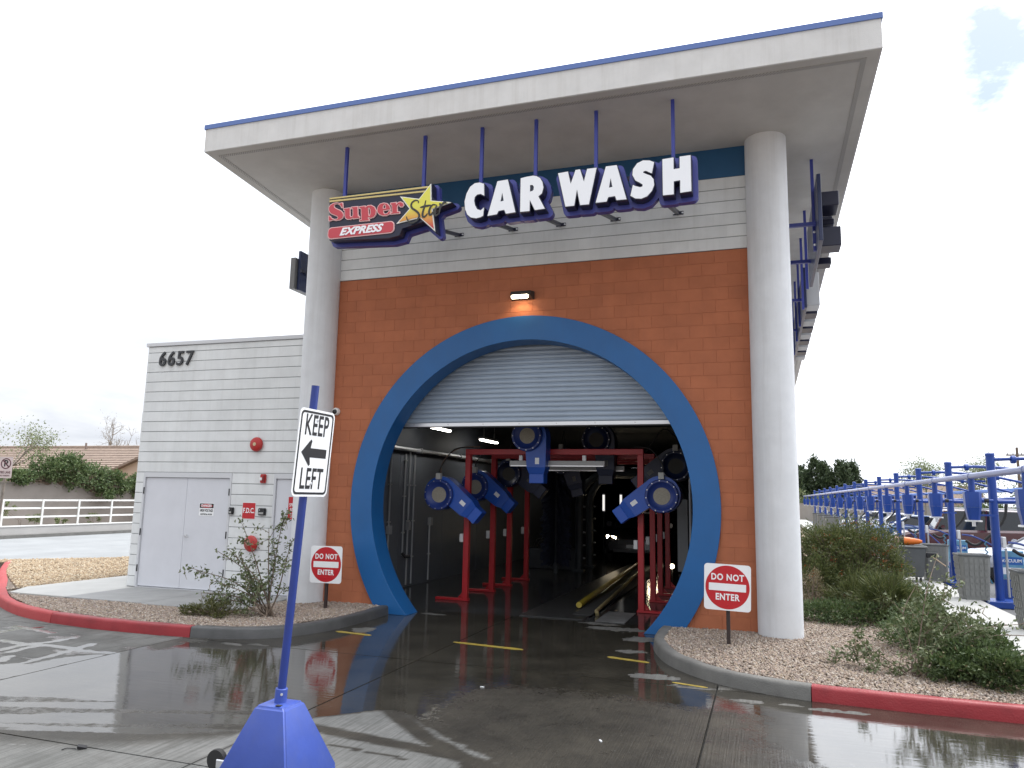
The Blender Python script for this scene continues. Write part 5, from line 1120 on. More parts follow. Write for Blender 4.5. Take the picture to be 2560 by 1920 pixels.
for y in HY: MB(frame((16.05,y,2.49), (1,0,0), (0,0,1))).lathe([(0.066,-0.04),(0.076,-0.03),(0.076,0.03),(0.066,0.04)], 14).build('coupling', vac_pipe, mp_)
for y in PY: MB().box(16.07, y-0.03, 2.38, VX-0.12, y+0.03, 2.42).build('pipe_bracket', vac_blue, mp_)
def hopper():
    t = thing('vacuum_hopper', 'x', 'vacuum canister', (16.05, 0, 1.5), 'blue vacuum canisters hung from the silver pipe')
    MB(Matrix.Translation((16.05,0,0))).lathe([(0.062,2.16),(0.062,2.44)], 12).build('neck', vac_blue, t, smooth=True)
    def sq_(w, dd_, z): return [(16.05+a*w, b*dd_, z) for a, b in ((-1,-0.6),(-0.6,-1),(0.6,-1),(1,-0.6),(1,0.6),(0.6,1),(-0.6,1),(-1,0.6))]
    loft(MB(), [sq_(0.148,0.148,2.17), sq_(0.152,0.152,2.14), sq_(0.142,0.142,1.86)]).build('upper_shell', vac_blue, t, smooth=True)
    loft(MB(), [sq_(0.142,0.142,1.857), sq_(0.102,0.102,1.60)]).build('lower_cone', vac_blue, t, smooth=True)
    loft(MB(), [sq_(0.14,0.14,1.595), sq_(0.14,0.14,1.565)]).build('drop_flange', alu, t)
    MB().tube([(16.18,0,2.0),(16.42,0,1.99)], 0.034, 8).build('intake_pipe', vac_blue, t, smooth=True)
    MB().tube([(16.26,0,2.0),(16.34,0,1.995)], 0.046, 10).build('rubber_coupling', rubber, t, smooth=True)
    MB().box(16.02, -0.02, 1.47, 16.08, 0.02, 1.562).build('latch', alu, t)
    MB().bar((16.08,0,1.70), (VX-0.05,0.0,1.70), 0.035).build('arm', vac_blue, t)
    return t
hp = hopper()
hl_ = ['blue vacuum canister cut off at the right edge', 'largest blue vacuum canister beside the nearest post'] + [ordn[i-1]+' blue vacuum canister along the silver pipe' for i in range(2, 14)] + ['second last tiny blue canister on the silver pipe', 'last tiny blue canister at the far pipe end']
for i, y in enumerate(HY):
    o = hp if i == 0 else copy_tree(hp); o.location = (16.05, y, 1.5); o['label'] = hl_[i]
sb = thing('shade_band', 'long bright blue steel band over the parking bays', 'canopy beam', (20.5, 40, 2.4))
MB().box(20.35, 5, 2.40, 20.75, 78, 2.52).build('beam', vac_lite, sb, bevel=0.01)
for y in np.arange(6, 78, 8.2): MB().box(20.5, y-0.06, -0.16, 20.62, y+0.06, 2.399).build('post', vac_blue, sb)

def lattice_bin(x, y, label, s=1.0):
    t = thing('trash_bin', label, 'bin', (x, y, 0), 'grey lattice trash bins beside the walk'); z0 = -0.16 if x > 16.1 else 0.0
    def sec(w, z): return [(x+a*w*s, y+b*w*s, z0+z*s) for a, b in ((-1,-0.8),(-0.8,-1),(0.8,-1),(1,-0.8),(1,0.8),(0.8,1),(-0.8,1),(-1,0.8))]
    loft(MB(), [sec(0.235,0.0), sec(0.285,0.86)], True).build('body', bin_m, t)
    loft(MB(), [sec(0.30,0.861), sec(0.30,0.90)], True).build('rim', bin_d, t, bevel=0.006)
    loft(MB(), [sec(0.27,0.9005), sec(0.27,0.906)], True).build('opening', dark_gap, t)
    for fx_, fy_, nx_, ny_ in ((1,0,0,-1),(0,1,-1,0)):
        for i in range(5):
            u0 = -0.20+i*0.09
            for j in range(6):
                z = 0.08+j*0.13; w = 0.237+0.05*(z/0.86)+0.004; w2 = 0.237+0.05*((z+0.1)/0.86)+0.004
                if fx_: vs = [(x+(u0)*s, y-w*s, z0+z*s), (x+(u0+0.06)*s, y-w*s, z0+z*s), (x+(u0+0.06)*s, y-w2*s, z0+(z+0.1)*s), (x+u0*s, y-w2*s, z0+(z+0.1)*s)]
                else: vs = [(x-w*s, y+(u0+0.06)*s, z0+z*s), (x-w*s, y+u0*s, z0+z*s), (x-w2*s, y+u0*s, z0+(z+0.1)*s), (x-w2*s, y+(u0+0.06)*s, z0+(z+0.1)*s)]
                nv = Vector((0,-0.006,0)) if fx_ else Vector((-0.006,0,0))
                MB().add(vs+[tuple(Vector(v)+nv) for v in vs], [(4,5,6,7),(0,1,5,4),(1,2,6,5),(2,3,7,6),(3,0,4,7)]).build('slat', bin_m, t)
    return t
lattice_bin(16.03, 6.05, 'grey lattice trash bin beside the nearest blue post in view')
lattice_bin(16.05, 9.85, 'grey lattice trash bin behind the twiggy shrub')
lattice_bin(16.0, 2.05, 'grey lattice trash bin cut off at the right edge')
for y, lb in ((31.0, 'small grey bin in front of the far posts'), (36.5, 'small grey bin farther along the walk'), (42.5, 'farthest small grey bin by the column')): lattice_bin(14.95+0.01*y, y, lb, 1.3)
ct = thing('wheeled_cart', 'dark grey wheeled trash cart beside the bush', 'cart', (15.35, 9.3, 0))
def cs(w, l, z): return [(15.35-w, 9.3-l, z), (15.35+w, 9.3-l, z), (15.35+w, 9.3+l, z), (15.35-w, 9.3+l, z)]
loft(MB(), [cs(0.29,0.34,0.13), cs(0.36,0.42,0.84)]).build('tub', bin_d, ct, bevel=0.02, seg=2)
loft(MB(), [cs(0.39,0.45,0.842), cs(0.39,0.45,0.885)]).build('rim', bin_m, ct, bevel=0.012)
loft(MB(), [cs(0.34,0.40,0.8855), cs(0.34,0.40,0.89)]).build('opening', dark_gap, ct)
MB().box(15.2, 8.898, 0.70, 15.5, 8.93, 0.74).build('grip', black_m, ct, bevel=0.01)
for dx in (-0.22, 0.22):
    for dy in (-0.27, 0.27):
        cst = MB(frame((15.35+dx, 9.3+dy, 0.065), (0,0,1), (0,1,0))).lathe([(0.03,-0.02),(0.065,-0.02),(0.065,0.02),(0.03,0.02)], 14).build('caster', rubber, ct); MB().box(15.35+dx-0.03, 9.3+dy-0.03, 0.10, 15.35+dx+0.03, 9.3+dy+0.03, 0.128).build('fork', alu, cst)
of = thing('traffic_cone', 'orange cone lying on the wheeled trash cart', 'cone', (15.1, 9.1, 0.95))
MB(frame((15.26,9.1,0.985), (0,0,1), (0.15,1,0))).lathe([(0.10,0.0),(0.095,-0.1),(0.06,-0.32),(0.03,-0.40)], 18).build('body', orange_p, of, smooth=True)
MB(frame((15.26,9.1,0.985), (0,0,1), (0.15,1,0))).lathe([(0.10,0.001),(0.103,0.10)], 18).build('collar', dark_gap, of)
MB(frame((15.26,9.1,0.985), (0,0,1), (0.15,1,0))).lathe([(0.09,0.102),(0.11,0.16),(0.08,0.24),(0.0,0.25)], 18).build('rag', mat('rag_pink', (0.50,0.30,0.27), 0.8), of, smooth=True)
bt = thing('broom', 'long handled broom leaning out of the cart', 'broom', (15.6, 9.4, 0.5))
MB().tube([(15.45,9.2,0.92),(16.0,9.0,0.52),(16.12,8.95,0.42)], 0.014, 6).build('handle', mat('handle_wood', (0.45,0.33,0.22), 0.6), bt)
MB().box(15.72, 9.05, 0.60, 15.98, 9.15, 0.72).build('head', black_m, bt, bevel=0.01)
def console(y, label):
    t = thing('vacuum_console', label, 'console', (16.95, y, -0.16), 'pale blue vacuum instruction panels')
    MB().box(16.72, y-0.06, -0.155, 17.18, y+0.06, 0.35).build('pedestal', vac_blue, t, bevel=0.01)
    MB().box(16.72, y-0.065, 0.36, 17.18, y+0.065, 0.95).build('panel', console_m, t, bevel=0.01)
    MB().box(16.75, y-0.069, 0.66, 17.15, y-0.0655, 0.82).build('blue_field', mat('panel_blue', (0.02,0.12,0.40), 0.4), t)
    put_text('VACUUM', FRONT((16.95,y-0.071,0.74)), 0.09, white_sg, t, depth=0.003, offset=0.002)
    MB().box(16.78, y-0.069, 0.46, 17.12, y-0.0655, 0.60).build('text_field', white_sg, t)
console(6.9, 'pale blue panel behind the nearest post'); console(11.6, 'pale blue panel behind the second lattice bin')
car('silver sedan nosed up to the posts behind the lattice bin', (19.55, 12.7, -0.16), pi, p_silver, 4.7, 1.85, 1.46)
car('white sedan nose at the right edge beside the nearest post', (19.5, 8.2, -0.16), pi, p_white, 4.6, 1.82, 1.45)
car('large maroon off-road car with a spare wheel on its back', (19.6, 23.6, -0.16), pi, p_maroon, 5.0, 1.92, 1.86, True, False, 'parked cars at the vacuum stations', True, True)
car('dark blue sedan parked far along the row', (19.4, 34.2, -0.16), pi, p_blue, 4.6, 1.8, 1.45)
car('white car parked far along the row', (19.4, 39.3, -0.16), pi, p_white, 4.5, 1.8, 1.48)
car('white sedan farthest along the row', (19.4, 50.3, -0.16), pi, p_white, 4.5, 1.8, 1.46)
# ------------------------------------------------------------------ vegetation
def leaf_mat(name, a, b, rough=0.55, trans=0.25):
    m = bpy.data.materials.new(name); m.use_nodes = True; t = m.node_tree; k = t.links.new; p = t.nodes['Principled BSDF']
    g = N(t, 'ShaderNodeNewGeometry'); r = N(t, 'ShaderNodeValToRGB'); k(g.outputs['Random Per Island'], r.inputs[0])
    r.color_ramp.elements[0].color = (*a, 1); r.color_ramp.elements[1].color = (*b, 1)
    k(r.outputs[0], p.inputs['Base Color']); p.inputs['Roughness'].default_value = rough
    tr = N(t, 'ShaderNodeBsdfTranslucent'); k(r.outputs[0], tr.inputs['Color']); ms = N(t, 'ShaderNodeMixShader'); ms.inputs[0].default_value = trans
    k(p.outputs[0], ms.inputs[1]); k(tr.outputs[0], ms.inputs[2]); k(ms.outputs[0], t.nodes['Material Output'].inputs[0]); return m
lf_shrub = leaf_mat('leaf_olive', (0.075,0.105,0.040), (0.21,0.235,0.125))
lf_green = leaf_mat('leaf_green', (0.040,0.072,0.022), (0.115,0.160,0.058))
lf_dark = leaf_mat('leaf_dark', (0.030,0.052,0.024), (0.095,0.130,0.062))
lf_feather = leaf_mat('leaf_feathery', (0.055,0.080,0.022), (0.150,0.165,0.055))
lf_hedge = leaf_mat('leaf_hedge', (0.05,0.095,0.032), (0.17,0.22,0.09))
lf_pale = leaf_mat('leaf_pale', (0.13,0.17,0.07), (0.26,0.29,0.14))
lf_dry = leaf_mat('leaf_dry', (0.14,0.11,0.06), (0.26,0.21,0.12))
lf_red = leaf_mat('flower_red', (0.45,0.05,0.02), (0.60,0.16,0.03))
def leaves(name, P, D, ln, wd, m, parent, rng, fold=0.25):
    """one folded leaf (two quads) at each point P, pointing along D"""
    P = np.asarray(P, float); D = np.asarray(D, float); n = len(P)
    D = D/np.maximum(1e-6, np.linalg.norm(D, axis=1, keepdims=True))
    R = rng.normal(size=(n, 3)); Sd = np.cross(D, R); Sd /= np.maximum(1e-6, np.linalg.norm(Sd, axis=1, keepdims=True)); U = np.cross(Sd, D)
    l = ln*rng.uniform(0.65, 1.25, (n, 1)); w = wd*rng.uniform(0.7, 1.2, (n, 1))
    a = P; b = P+D*l*0.5+Sd*w*0.5+U*w*fold; c = P+D*l-U*l*0.10; e = P+D*l*0.5-Sd*w*0.5+U*w*fold
    V = np.stack([a, b, c, e], 1).reshape(-1, 3); i = 4*np.arange(n)[:,None]
    F = np.concatenate([i+[0,1,2], i+[0,2,3]], 1).reshape(-1, 3)
    me = bpy.data.meshes.new(name); me.vertices.add(len(V)); me.vertices.foreach_set('co', V.ravel())
    me.loops.add(F.size); me.loops.foreach_set('vertex_index', F.ravel().astype(np.int32)); me.polygons.add(len(F))
    me.polygons.foreach_set('loop_start', np.arange(0, F.size, 3, dtype=np.int32)); me.update(); me.validate()
    return link(name, me, m, parent)
def grow(base, dirv, length, rad, depth, rng, segs, tips, bend=0.35, split=(2, 3), spread=0.6, up_=0.15, shrink=0.68):
    p = Vector(base); d_ = Vector(dirv).normalized(); pts = [p.copy()]; k = 4
    for i in range(k):
        d_ = (d_+Vector(rng.normal(0, bend/k, 3))+Vector((0,0,up_/k))).normalized(); p = p+d_*length/k; pts.append(p.copy())
    segs.append((pts, [rad*(1-0.45*i/k) for i in range(k+1)]))
    if depth <= 0 or length < 0.05:
        tips.append((p.copy(), d_.copy(), pts)); return
    tips_mid = rng.random() < 0.5
    if tips_mid: tips.append((pts[3].copy(), d_.copy(), pts))
    for _ in range(rng.integers(split[0], split[1]+1)):
        nd = (d_+Vector(rng.normal(0, spread, 3))).normalized(); grow(p, nd, length*shrink*rng.uniform(0.8, 1.2), rad*0.55, depth-1, rng, segs, tips, bend, split, spread, up_, shrink)
def wood(name, segs, m, parent, n=5):
    mb = MB()
    for pts, r in segs: mb.tube(pts, r, n, cap=False)
    return mb.build(name, m, parent, smooth=True, ang=180)
def shrub_twiggy(label, base, targets, rng, leaf_m, n_leaf, ln, wd, rad=0.018, pods=True, name='shrub'):
    """thin arching stems towards given tips, leaves bunched along their outer halves"""
    t = thing(name, label, 'shrub', base); segs = []; P = []; D = []
    for tp_, wgt in targets:
        b = Vector(base)+Vector(rng.normal(0, 0.05, 3))*Vector((1,1,0)); e = Vector(tp_); mid = (b+e)/2+Vector((rng.normal(0,0.08), rng.normal(0,0.08), 0.12*(e-b).length))
        pts = [Vector(q) for q in smooth_pts([b, b*0.6+mid*0.4+Vector(rng.normal(0,0.03,3)), mid, e], 5)]; k = len(pts)
        segs.append((pts, [rad*(1-0.75*i/(k-1)) for i in range(k)]))
        ends = [(pts, wgt)]
        for _ in range(5):
            j = rng.integers(k//3, k-1); q = pts[j]; dr = ((pts[j+1]-pts[j]).normalized()+Vector(rng.normal(0, 0.7, 3))).normalized(); Lb = rng.uniform(0.12, 0.32)
            bp = [q, q+dr*Lb*0.5+Vector((0,0,0.02)), q+dr*Lb+Vector((0,0,-0.02))]; segs.append((bp, [rad*0.35, rad*0.25, rad*0.12])); ends.append((bp, wgt*0.5))
        for bp, w_ in ends:
            for _ in range(int(n_leaf*w_)):
                u = rng.uniform(0.45, 1.0)*(len(bp)-1); j = min(int(u), len(bp)-2); q = bp[j].lerp(bp[j+1], u-j)
                P.append(q+Vector(rng.normal(0, 0.035, 3))); D.append(Vector(rng.normal(0, 0.7, 3))+Vector((0,0,-0.25))+(bp[-1]-bp[0]).normalized()*0.4)
    wood('branches', segs, bark_m, t); leaves('foliage', P, D, ln, wd, leaf_m, t, rng)
    if pods:
        mb = MB()
        for _ in range(26):
            pts, _w = segs[rng.integers(0, len(segs))]; q = pts[-1]
            mb.tube([q, q+Vector((rng.normal(0,0.03), rng.normal(0,0.03), -0.06)), q+Vector((rng.normal(0,0.04), rng.normal(0,0.04), -0.16))], [0.003,0.006,0.002], 4)
        tag(mb.build('seed_pods', mat('pod_brown', (0.20,0.16,0.10), 0.8), t), kind='stuff')
    return t
def blob_points(n, c, r, rng, shell=0.55):
    v = rng.normal(size=(n, 3)); v /= np.linalg.norm(v, axis=1, keepdims=True); q = rng.uniform(shell, 1.0, (n, 1))
    return np.asarray(c)+v*np.asarray(r)*q, v
def bush(label, base, blobs, rng, leaf_m, per, ln, wd, stems=True, name='bush', flowers=None, up_=0.4, cat='bush', litter=False):
    t = thing(name, label, cat, base); Ps = []; Ds = []; segs = []
    for c, r, w_ in blobs:
        m_ = int(per*w_); sub = max(4, m_//26)
        cs_, cv_ = blob_points(sub, c, r, rng, 0.35)
        for q, v in zip(cs_, cv_):
            k = m_//sub; off = rng.normal(0, 0.30, (k, 3))*np.asarray(r)*0.42
            pp = q+off; Ps.append(pp); dd_ = v+rng.normal(0, 0.6, (k, 3))+np.array([0, 0, up_]); Ds.append(dd_)
            if stems and rng.random() < 0.5: segs.append(([Vector(base)*0.5+Vector((c[0], c[1], base[2]))*0.5, (Vector(base)+Vector(q))/2, Vector(q)], [0.014, 0.009, 0.004]))
    P = np.vstack(Ps); D = np.vstack(Ds); ok = P[:,2] > -0.02; P = P[ok]; D = D[ok]
    leaves('foliage', P, D, ln, wd, leaf_m, t, rng)
    if segs: wood('branches', segs, bark_m, t, 4)
    nd_ = len(P)//14                                   # dead leaves caught in it and lying under it
    if litter and nd_:
        ii = rng.integers(0, len(P), nd_); LP = P[ii]+rng.normal(0, 0.05, (nd_, 3)); hf = nd_//2; LP[:hf,2] = base[2]+0.03+rng.random(hf)*0.03; LP[:hf,:2] += rng.normal(0, 0.12, (hf, 2))
        leaves('dead_leaves', LP, rng.normal(0, 1, (nd_, 3))*[1,1,0.3], ln*0.8, wd, lf_dry, t, rng)
    if flowers:
        fm, nf = flowers; idx = rng.integers(0, len(P), nf); FP = []; FD = []
        for i in idx:
            for _ in range(14): FP.append(P[i]+rng.normal(0, 0.03, 3)); FD.append(rng.normal(0, 1, 3))
        leaves('flowers', FP, FD, 0.045, 0.012, fm, t, rng)
    return t
r1 = np.random.default_rng(11)
shrub_twiggy('sparse leafy shrub in the gravel before the double door', (4.66, -1.80, -0.03),
    [((4.0,-1.7,1.30),1.0), ((4.78,-1.75,1.55),1.5), ((3.75,-1.75,0.98),0.9), ((4.1,-1.95,0.85),1.2), ((4.98,-1.8,1.15),1.2), ((3.3,-1.9,0.62),1.3), ((4.25,-1.9,0.62),1.5), ((4.62,-1.7,0.92),1.2), ((3.55,-2.05,0.30),1.5), ((3.95,-2.05,0.45),1.5), ((3.5,-1.75,0.95),0.6), ((4.55,-1.8,1.32),1.1), ((3.75,-2.1,0.2),1.5)], r1, lf_shrub, 27, 0.068, 0.034, 0.016)
bush('low olive weed at the foot of the left shrub', (3.9,-2.1,-0.03), [((3.95,-2.15,0.07),(0.45,0.22,0.16),1.0), ((3.5,-2.2,0.05),(0.2,0.15,0.12),0.4)], r1, leaf_mat('leaf_weed', (0.07,0.08,0.02), (0.16,0.16,0.06)), 1300, 0.06, 0.014, name='weed', cat='weed')
shrub_twiggy('twiggy spreading shrub in the right gravel bed', (13.54,-2.16,-0.03),
    [((12.75,-1.8,0.10),1.0), ((13.05,-2.0,0.22),0.8), ((13.75,-1.5,0.95),0.5), ((14.05,-1.2,1.30),0.9), ((14.45,-1.5,0.70),1.2), ((14.9,-1.5,0.55),1.0), ((14.6,-1.8,0.30),1.1), ((13.9,-1.8,0.62),1.2), ((13.4,-2.3,0.30),1.0), ((14.2,-2.0,0.55),1.3), ((14.3,-1.3,1.0),0.8), ((15.2,-1.6,0.42),0.7)], r1, lf_shrub, 52, 0.065, 0.032, 0.012)
bush('dense dark green low bush at the right edge of the bed', (14.1,-2.3,-0.03), [((14.15,-2.1,0.20),(0.36,0.35,0.22),0.9), ((14.35,-2.5,0.18),(0.32,0.28,0.20),0.9), ((14.45,-1.6,0.24),(0.28,0.5,0.24),0.8), ((13.9,-2.35,0.12),(0.3,0.25,0.13),0.4)], r1, lf_green, 2700, 0.058, 0.024, False, litter=True)
bush('trailing green ground cover along the walk', (14.1,0.6,-0.03), [((13.9,-0.4,0.18),(0.5,0.7,0.22),1.0), ((14.2,0.9,0.20),(0.5,0.8,0.24),1.0), ((14.45,-0.6,0.20),(0.35,0.7,0.22),0.8), ((13.2,1.6,0.14),(0.75,0.55,0.18),0.8), ((14.4,2.6,0.25),(0.4,0.9,0.28),1.0), ((12.8,1.5,0.12),(0.5,0.4,0.15),0.5)], r1, lf_green, 3000, 0.055, 0.024, False, litter=True)
bush('feathery green bush with long thin leaves', (13.9,2.0,-0.03), [((13.85,1.9,0.34),(0.55,0.6,0.38),1.0), ((13.4,2.5,0.30),(0.45,0.5,0.32),0.7)], r1, lf_feather, 2300, 0.17, 0.012, up_=0.5)
bush('big bush with small orange red flowers beside the right column', (13.6,4.6,-0.03), [((13.15,4.2,0.95),(0.55,0.7,0.55),1.0), ((13.55,4.6,1.05),(0.6,0.8,0.60),1.3), ((14.05,4.8,0.95),(0.50,0.8,0.58),1.2), ((14.25,4.6,0.50),(0.40,0.8,0.45),0.9), ((13.5,3.8,0.45),(0.75,0.6,0.45),1.0), ((12.85,3.6,0.45),(0.40,0.5,0.45),0.6), ((12.75,4.6,0.9),(0.4,0.6,0.45),0.6)], r1, lf_feather, 4600, 0.065, 0.020, flowers=(lf_red, 90), litter=True)
bush('dry greyish twigs at the column foot', (12.75,2.7,-0.03), [((12.7,2.7,0.38),(0.35,0.4,0.36),1.0)], r1, lf_dry, 1100, 0.05, 0.012)

def tree(label, base, h, crown, rng, leaf_m, n_leaf, ln, wd, trunk_r=0.14, bark=None, depth=4, name='tree', tw=0.35, spread=0.55):
    t = thing(name, label, 'tree', base, None); segs = []; tips = []
    grow(base, (0.05,0.02,1), tw*h, trunk_r, depth, rng, segs, tips, 0.3, (2, 4), spread, 0.25, 0.66)
    wood('trunk', segs, bark or bark_g, t, 5)
    if n_leaf:
        P = []; D = []; T = [q for q in tips]
        for _ in range(n_leaf):
            q, dv, pts = T[rng.integers(0, len(T))]; P.append(q+Vector(rng.normal(0, crown, 3))); D.append(rng.normal(0, 1, 3))
        leaves('crown', P, D, ln, wd, leaf_m, t, rng)
    return t
def evergreen(label, base, h, r, rng, n):
    t = thing('evergreen_tree', label, 'tree', base); MB().tube([base, (base[0]+0.1, base[1], base[2]+h*0.6), (base[0], base[1], base[2]+h*0.92)], [0.22, 0.15, 0.04], 8).build('trunk', bark_m, t)
    Ps = []; Ds = []; sp_ = [(0.0, 0.0, 1.0, 0.75)]+[(0.60*cos(2.1*i+h), 0.60*sin(2.1*i+h), rng.uniform(0.74, 0.98), rng.uniform(0.45, 0.62)) for i in range(8)]
    for sx_, sy_, hh, rr_ in sp_:                    # several pointed leaders make one ragged crown
        for _ in range(44):
            u = rng.uniform(0.05, 1.0); q = r*rr_*(1.02-u)**0.6*rng.uniform(0.35, 1.05); a = rng.uniform(0, 2*pi); k = n//(44*len(sp_))
            c = np.array([base[0]+sx_*r+q*cos(a), base[1]+sy_*r+q*sin(a), base[2]+u*h*hh])
            Ps.append(c+rng.normal(0, 1, (k, 3))*np.array([0.16,0.16,0.24])*r*(1.15-0.7*u)); Ds.append(rng.normal(0, 0.7, (k, 3))+[cos(a)*0.5, sin(a)*0.5, 0.9])
    leaves('crown', np.vstack(Ps), np.vstack(Ds), 0.42, 0.20, lf_dark, t, rng); return t
evergreen('dark evergreen tree directly behind the right column', (15.2,84,-0.3), 6.9, 2.6, r1, 14000)
evergreen('dark evergreen tree in the middle of the dark clump', (18.0,86,-0.3), 7.2, 2.7, r1, 14000)
evergreen('dark evergreen tree at the right of the dark clump', (20.8,85,-0.3), 6.9, 2.5, r1, 14000)
bush('pale green shrubs below the dark evergreens', (15.5,79,-0.2), [((15.4,79,1.6),(1.4,1.2,1.7),1.0), ((18.0,79,1.2),(1.6,1.2,1.4),0.8)], r1, lf_pale, 1500, 0.26, 0.12)
tree('thin pale tree behind the vacuum booms', (26.5,70,-0.3), 6.8, 0.45, r1, lf_pale, 2600, 0.22, 0.09, 0.12, spread=0.4)
tree('broad pale tree near the utility pole', (31.0,68,-0.3), 6.4, 0.5, r1, lf_pale, 3000, 0.22, 0.09, 0.12, spread=0.45)
tree('leafy green tree at the right picture edge', (34.0,62,-0.3), 5.2, 0.5, r1, lf_hedge, 3200, 0.24, 0.10, 0.12, spread=0.45)
bush('green hedge behind the vacuum bays', (30.0,52,-0.2), [((27.5,52,1.2),(2.0,1.0,1.3),1.0), ((31.0,50,1.3),(2.2,1.0,1.5),1.2), ((35,48,1.4),(2.4,1.0,1.6),1.0)], r1, lf_hedge, 1800, 0.24, 0.10)
# ------------------------------------------------------------------ far things, right
def block_wall(name, label, a, b, h, z0, m, thick=0.2, cap_m=None):
    t = thing(name, label, 'wall', a+(z0,)); av = Vector(a+(0,)); bv = Vector(b+(0,)); dv = (bv-av).normalized(); nv = Vector((-dv.y, dv.x, 0))*thick/2
    MB().prism([tuple((av-nv).xy), tuple((bv-nv).xy), tuple((bv+nv).xy), tuple((av+nv).xy)], z0, h-0.06).build('wall', m, t)
    nv *= 1.25
    MB().prism([tuple((av-nv).xy), tuple((bv-nv).xy), tuple((bv+nv).xy), tuple((av+nv).xy)], h-0.059, h).build('coping', cap_m or m, t); return t
block_wall('boundary_wall', 'beige boundary wall beyond the parked cars', (13.5,78), (44,78), 1.75, -0.4, wall_bg2)
block_wall('boundary_wall', 'beige boundary wall along the right of the lot', (44,78), (44,30), 1.75, -0.4, wall_bg2)
def tiled_roof(mb, x0, x1, y0, z0, y1, z1, step=0.30):
    """courses of barrel tile as real steps; eave at (y0,z0), ridge at (y1,z1), running along X"""
    n_ = max(3, int(math.hypot(y1-y0, z1-z0)/step))
    for i in range(n_):
        a, b = i/n_, (i+1)/n_+0.01; ya, yb = y0+(y1-y0)*a, y0+(y1-y0)*b; za, zb = z0+(z1-z0)*a, z0+(z1-z0)*b
        mb.add([(x0,ya,za+0.07),(x1,ya,za+0.07),(x1,yb,zb+0.02),(x0,yb,zb+0.02),(x0,ya,za),(x1,ya,za)], [(0,1,2,3),(4,5,1,0)])
    return mb
hr = thing('tan_house', 'far tan tiled house behind the vacuum row', 'house', (28,92,-0.4))
MB().box(22,90,-0.4,36,98,2.6).build('wall', house_m, hr)
rf = tiled_roof(tiled_roof(MB(), 21.4, 36.6, 89.4, 2.6, 94, 4.2), 21.4, 36.6, 98.6, 2.6, 94, 4.2).build('roof', roof_t, hr)
up_ = thing('utility_pole', 'thin utility pole with a crossarm in the far right sky', 'pole', (31.9,60,-0.3))
MB().tube([(31.9,60,-0.3),(31.9,60,6.7)], [0.14,0.10], 8).build('pole', bark_m, up_); MB().box(31.1,59.95,6.0,32.7,60.05,6.12).build('crossarm', bark_m, up_)
for x in (31.2, 31.6, 32.2, 32.6): MB().tube([(x,60,6.12),(x,60,6.26)], 0.04, 6).build('insulator', conduit, up_)
MB().tube(smooth_pts([(31.2,60,6.26),(45,62,5.6),(70,66,6.2)], 5), 0.012, 4).tube(smooth_pts([(32.6,60,6.26),(46,62,5.5),(70,66,6.1)], 5), 0.012, 4).build('wire', black_m, up_)
# ------------------------------------------------------------------ far things, left
lw = thing('low_parapet', 'low pale concrete parapet beyond the street', 'wall', (-17.4, 20, -0.25))
MB().box(-17.5, -40, -0.40, -17.3, 70, 0.25).build('wall', mat('parapet_grey', (0.40,0.39,0.38), 0.85, 0.1, 0.7, 0.3, 60), lw); MB().box(-17.53, -40, 0.251, -17.27, 70, 0.29).build('coping', white_p, lw)
struct(MB().box(-17.29, -40, -0.35, -16.95, 70, -0.07).build('far_kerb', kerb_d), 'far kerb of the street, coloured dark for its shadow line')  # the kerb's shadow line is put into its darker grey
rl = thing('railing', 'white pipe railing on the low parapet', 'railing', (-17.4, 14, 0.29))
for z in (1.33, 1.00, 0.64): MB().box(-17.43, -10, z-0.035, -17.37, 60, z+0.035).build('rail', white_p, rl)
for y in np.arange(-9.2, 60, 1.8): MB().box(-17.365, y-0.03, 0.291, -17.315, y+0.03, 1.37).build('baluster', white_p, rl)
block_wall('garden_wall', 'tall taupe garden wall behind the railing', (-20.0,-40), (-20.0,20.6), 2.12, -0.4, wall_bg, 0.2, wall_bg2)
hs = thing('tiled_house', 'house with pinkish tiled roof behind the garden wall', 'house', (-32, 25, -0.4))
MB().box(-44, 22.3, -0.4, -22.5, 30, 2.9).build('wall', house_m, hs)
rfo = tiled_roof(tiled_roof(MB(), -45, -22, 21.4, 2.75, 26.0, 4.50, 0.33), -45, -22, 30.6, 2.75, 26.0, 4.50, 0.33).build('roof', roof_t, hs)
MB().tube([(-45,26,4.54),(-22,26,4.54)], 0.11, 8).build('ridge_tiles', roof_t, rfo, smooth=True)
for x in (-34.85, -30.05): MB().tube([(x,25.6,4.2),(x,25.6,4.80)], 0.06, 8).build('vent_pipe', mat('vent_brown', (0.20,0.15,0.13), 0.7), rfo)
# gable wing at the right end
MB().add([(-22.4,21.1,-0.4),(-17.6,21.1,-0.4),(-17.6,21.1,2.95),(-20.0,21.1,3.85),(-22.4,21.1,2.95),(-22.4,25,-0.4),(-17.6,25,-0.4),(-17.6,25,2.95),(-20.0,25,3.85),(-22.4,25,2.95)], [(0,1,2,3,4),(9,8,7,6,5),(0,4,9,5),(1,6,7,2)]).build('gable_wall', house_m, hs)
MB().add([(-22.8,20.8,2.92),(-20.0,20.8,4.0),(-20.0,26,4.0),(-22.8,26,2.92),(-22.8,20.8,2.79),(-20.0,20.8,3.87),(-20.0,26,3.87),(-22.8,26,2.79),(-17.2,20.8,2.92),(-17.2,26,2.92),(-17.2,20.8,2.79),(-17.2,26,2.79)], [(0,1,2,3),(1,8,9,2),(4,5,1,0),(5,10,8,1),(7,6,5,4),(6,11,10,5)]).build('gable_roof', roof_t, hs)
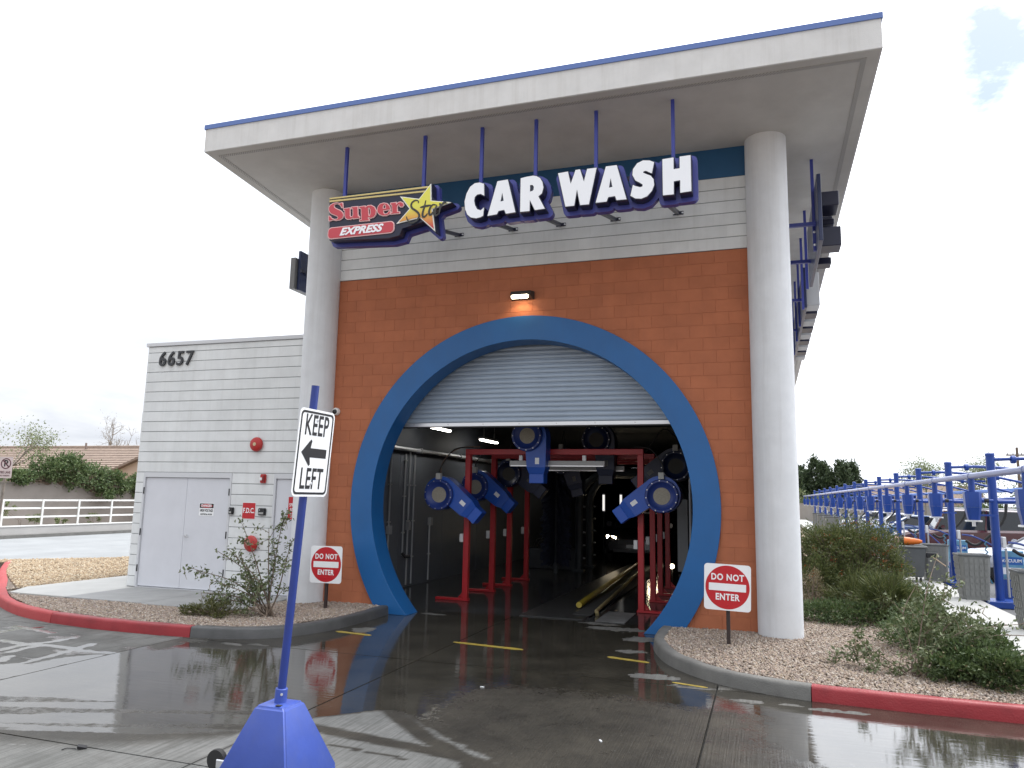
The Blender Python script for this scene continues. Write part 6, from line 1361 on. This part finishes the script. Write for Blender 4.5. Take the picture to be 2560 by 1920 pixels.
bush('green vine mass spilling over the garden wall', (-19.8,16,2.0), [((-19.9,14.6,2.75),(0.7,0.9,0.72),1.1), ((-19.8,15.6,2.75),(0.75,0.8,0.85),1.3), ((-19.8,17.0,2.45),(0.7,1.0,0.70),1.1), ((-19.7,18.4,2.15),(0.6,0.8,0.65),1.0), ((-19.9,13.2,2.30),(0.5,0.9,0.34),0.7), ((-19.6,17.6,1.75),(0.4,0.5,0.40),0.5), ((-19.8,19.8,2.1),(0.5,0.8,0.5),0.7)], r1, lf_hedge, 2200, 0.13, 0.075, name='vine', cat='vine', up_=0.1)
for y, lb in ((13.2, 'small yellow green weed behind the left rail'), (14.6, 'small weed behind the middle rail post'), (16.3, 'small weed behind the right rail post')):
    bush(lb, (-18.6,y,0), [((-18.7,y,0.45),(0.3,0.35,0.28),1.0)]+([((-18.8,11.9,0.95),(0.3,0.35,0.35),0.8)] if y < 14 else []), r1, lf_pale, 200, 0.14, 0.05, name='weed', cat='weed')
tree('sparse pale tree cut off at the left picture edge', (-22.5,13.4,-0.3), 5.6, 0.30, r1, lf_pale, 1900, 0.12, 0.05, 0.11, depth=4, spread=0.5)
tree('bare branching tree behind the tiled roof', (-42.2,40.0,-0.3), 7.6, 0.3, r1, lf_dry, 500, 0.10, 0.04, 0.26, depth=6, tw=0.36, spread=0.6)
sl = thing('street_lamp', 'street lamp arm reaching in at the left edge', 'street lamp', (-24.5,9.5,-0.3))
MB().tube([(-24.5,9.5,-0.3),(-24.5,9.5,5.6)], [0.09,0.06], 8).build('pole', conduit, sl); MB().tube([(-24.5,9.5,5.55),(-22.9,11.6,5.75)], 0.035, 6).build('arm', conduit, sl); MB().bar((-23.1,11.35,5.72),(-22.5,12.1,5.76), 0.24, 0.10).build('head', black_m, sl)
# ------------------------------------------------------------------ litter on the concrete
db = thing('litter', 'bit of black litter on the dry concrete at the lower left', 'litter', (6.81,-7.10,-0.15))
MB(Matrix.Translation((6.81,-7.10,-0.135)) @ Euler((0.2,0.3,0.9)).to_matrix().to_4x4()).box(-0.035,-0.02,-0.012,0.035,0.02,0.012).build('scrap', black_m, db, bevel=0.004)
MB().tube([(6.77,-7.12,-0.145),(6.71,-7.15,-0.14),(6.69,-7.18,-0.146)], 0.004, 5).build('tail', black_m, db)
for x, y, lb in ((10.62,-5.35,'small white scrap on the wet drive to the right'), (9.05,-4.05,'tiny white scrap in the middle of the drive')):
    MB(Matrix.Translation((x,y,-0.1445)) @ Matrix.Rotation(random.uniform(0,3), 4, 'Z')).box(-0.022,-0.007,-0.004,0.022,0.007,0.004).build('paper_scrap', white_sg).update_tag()
    tag(COL.objects[-1], lb, 'litter')
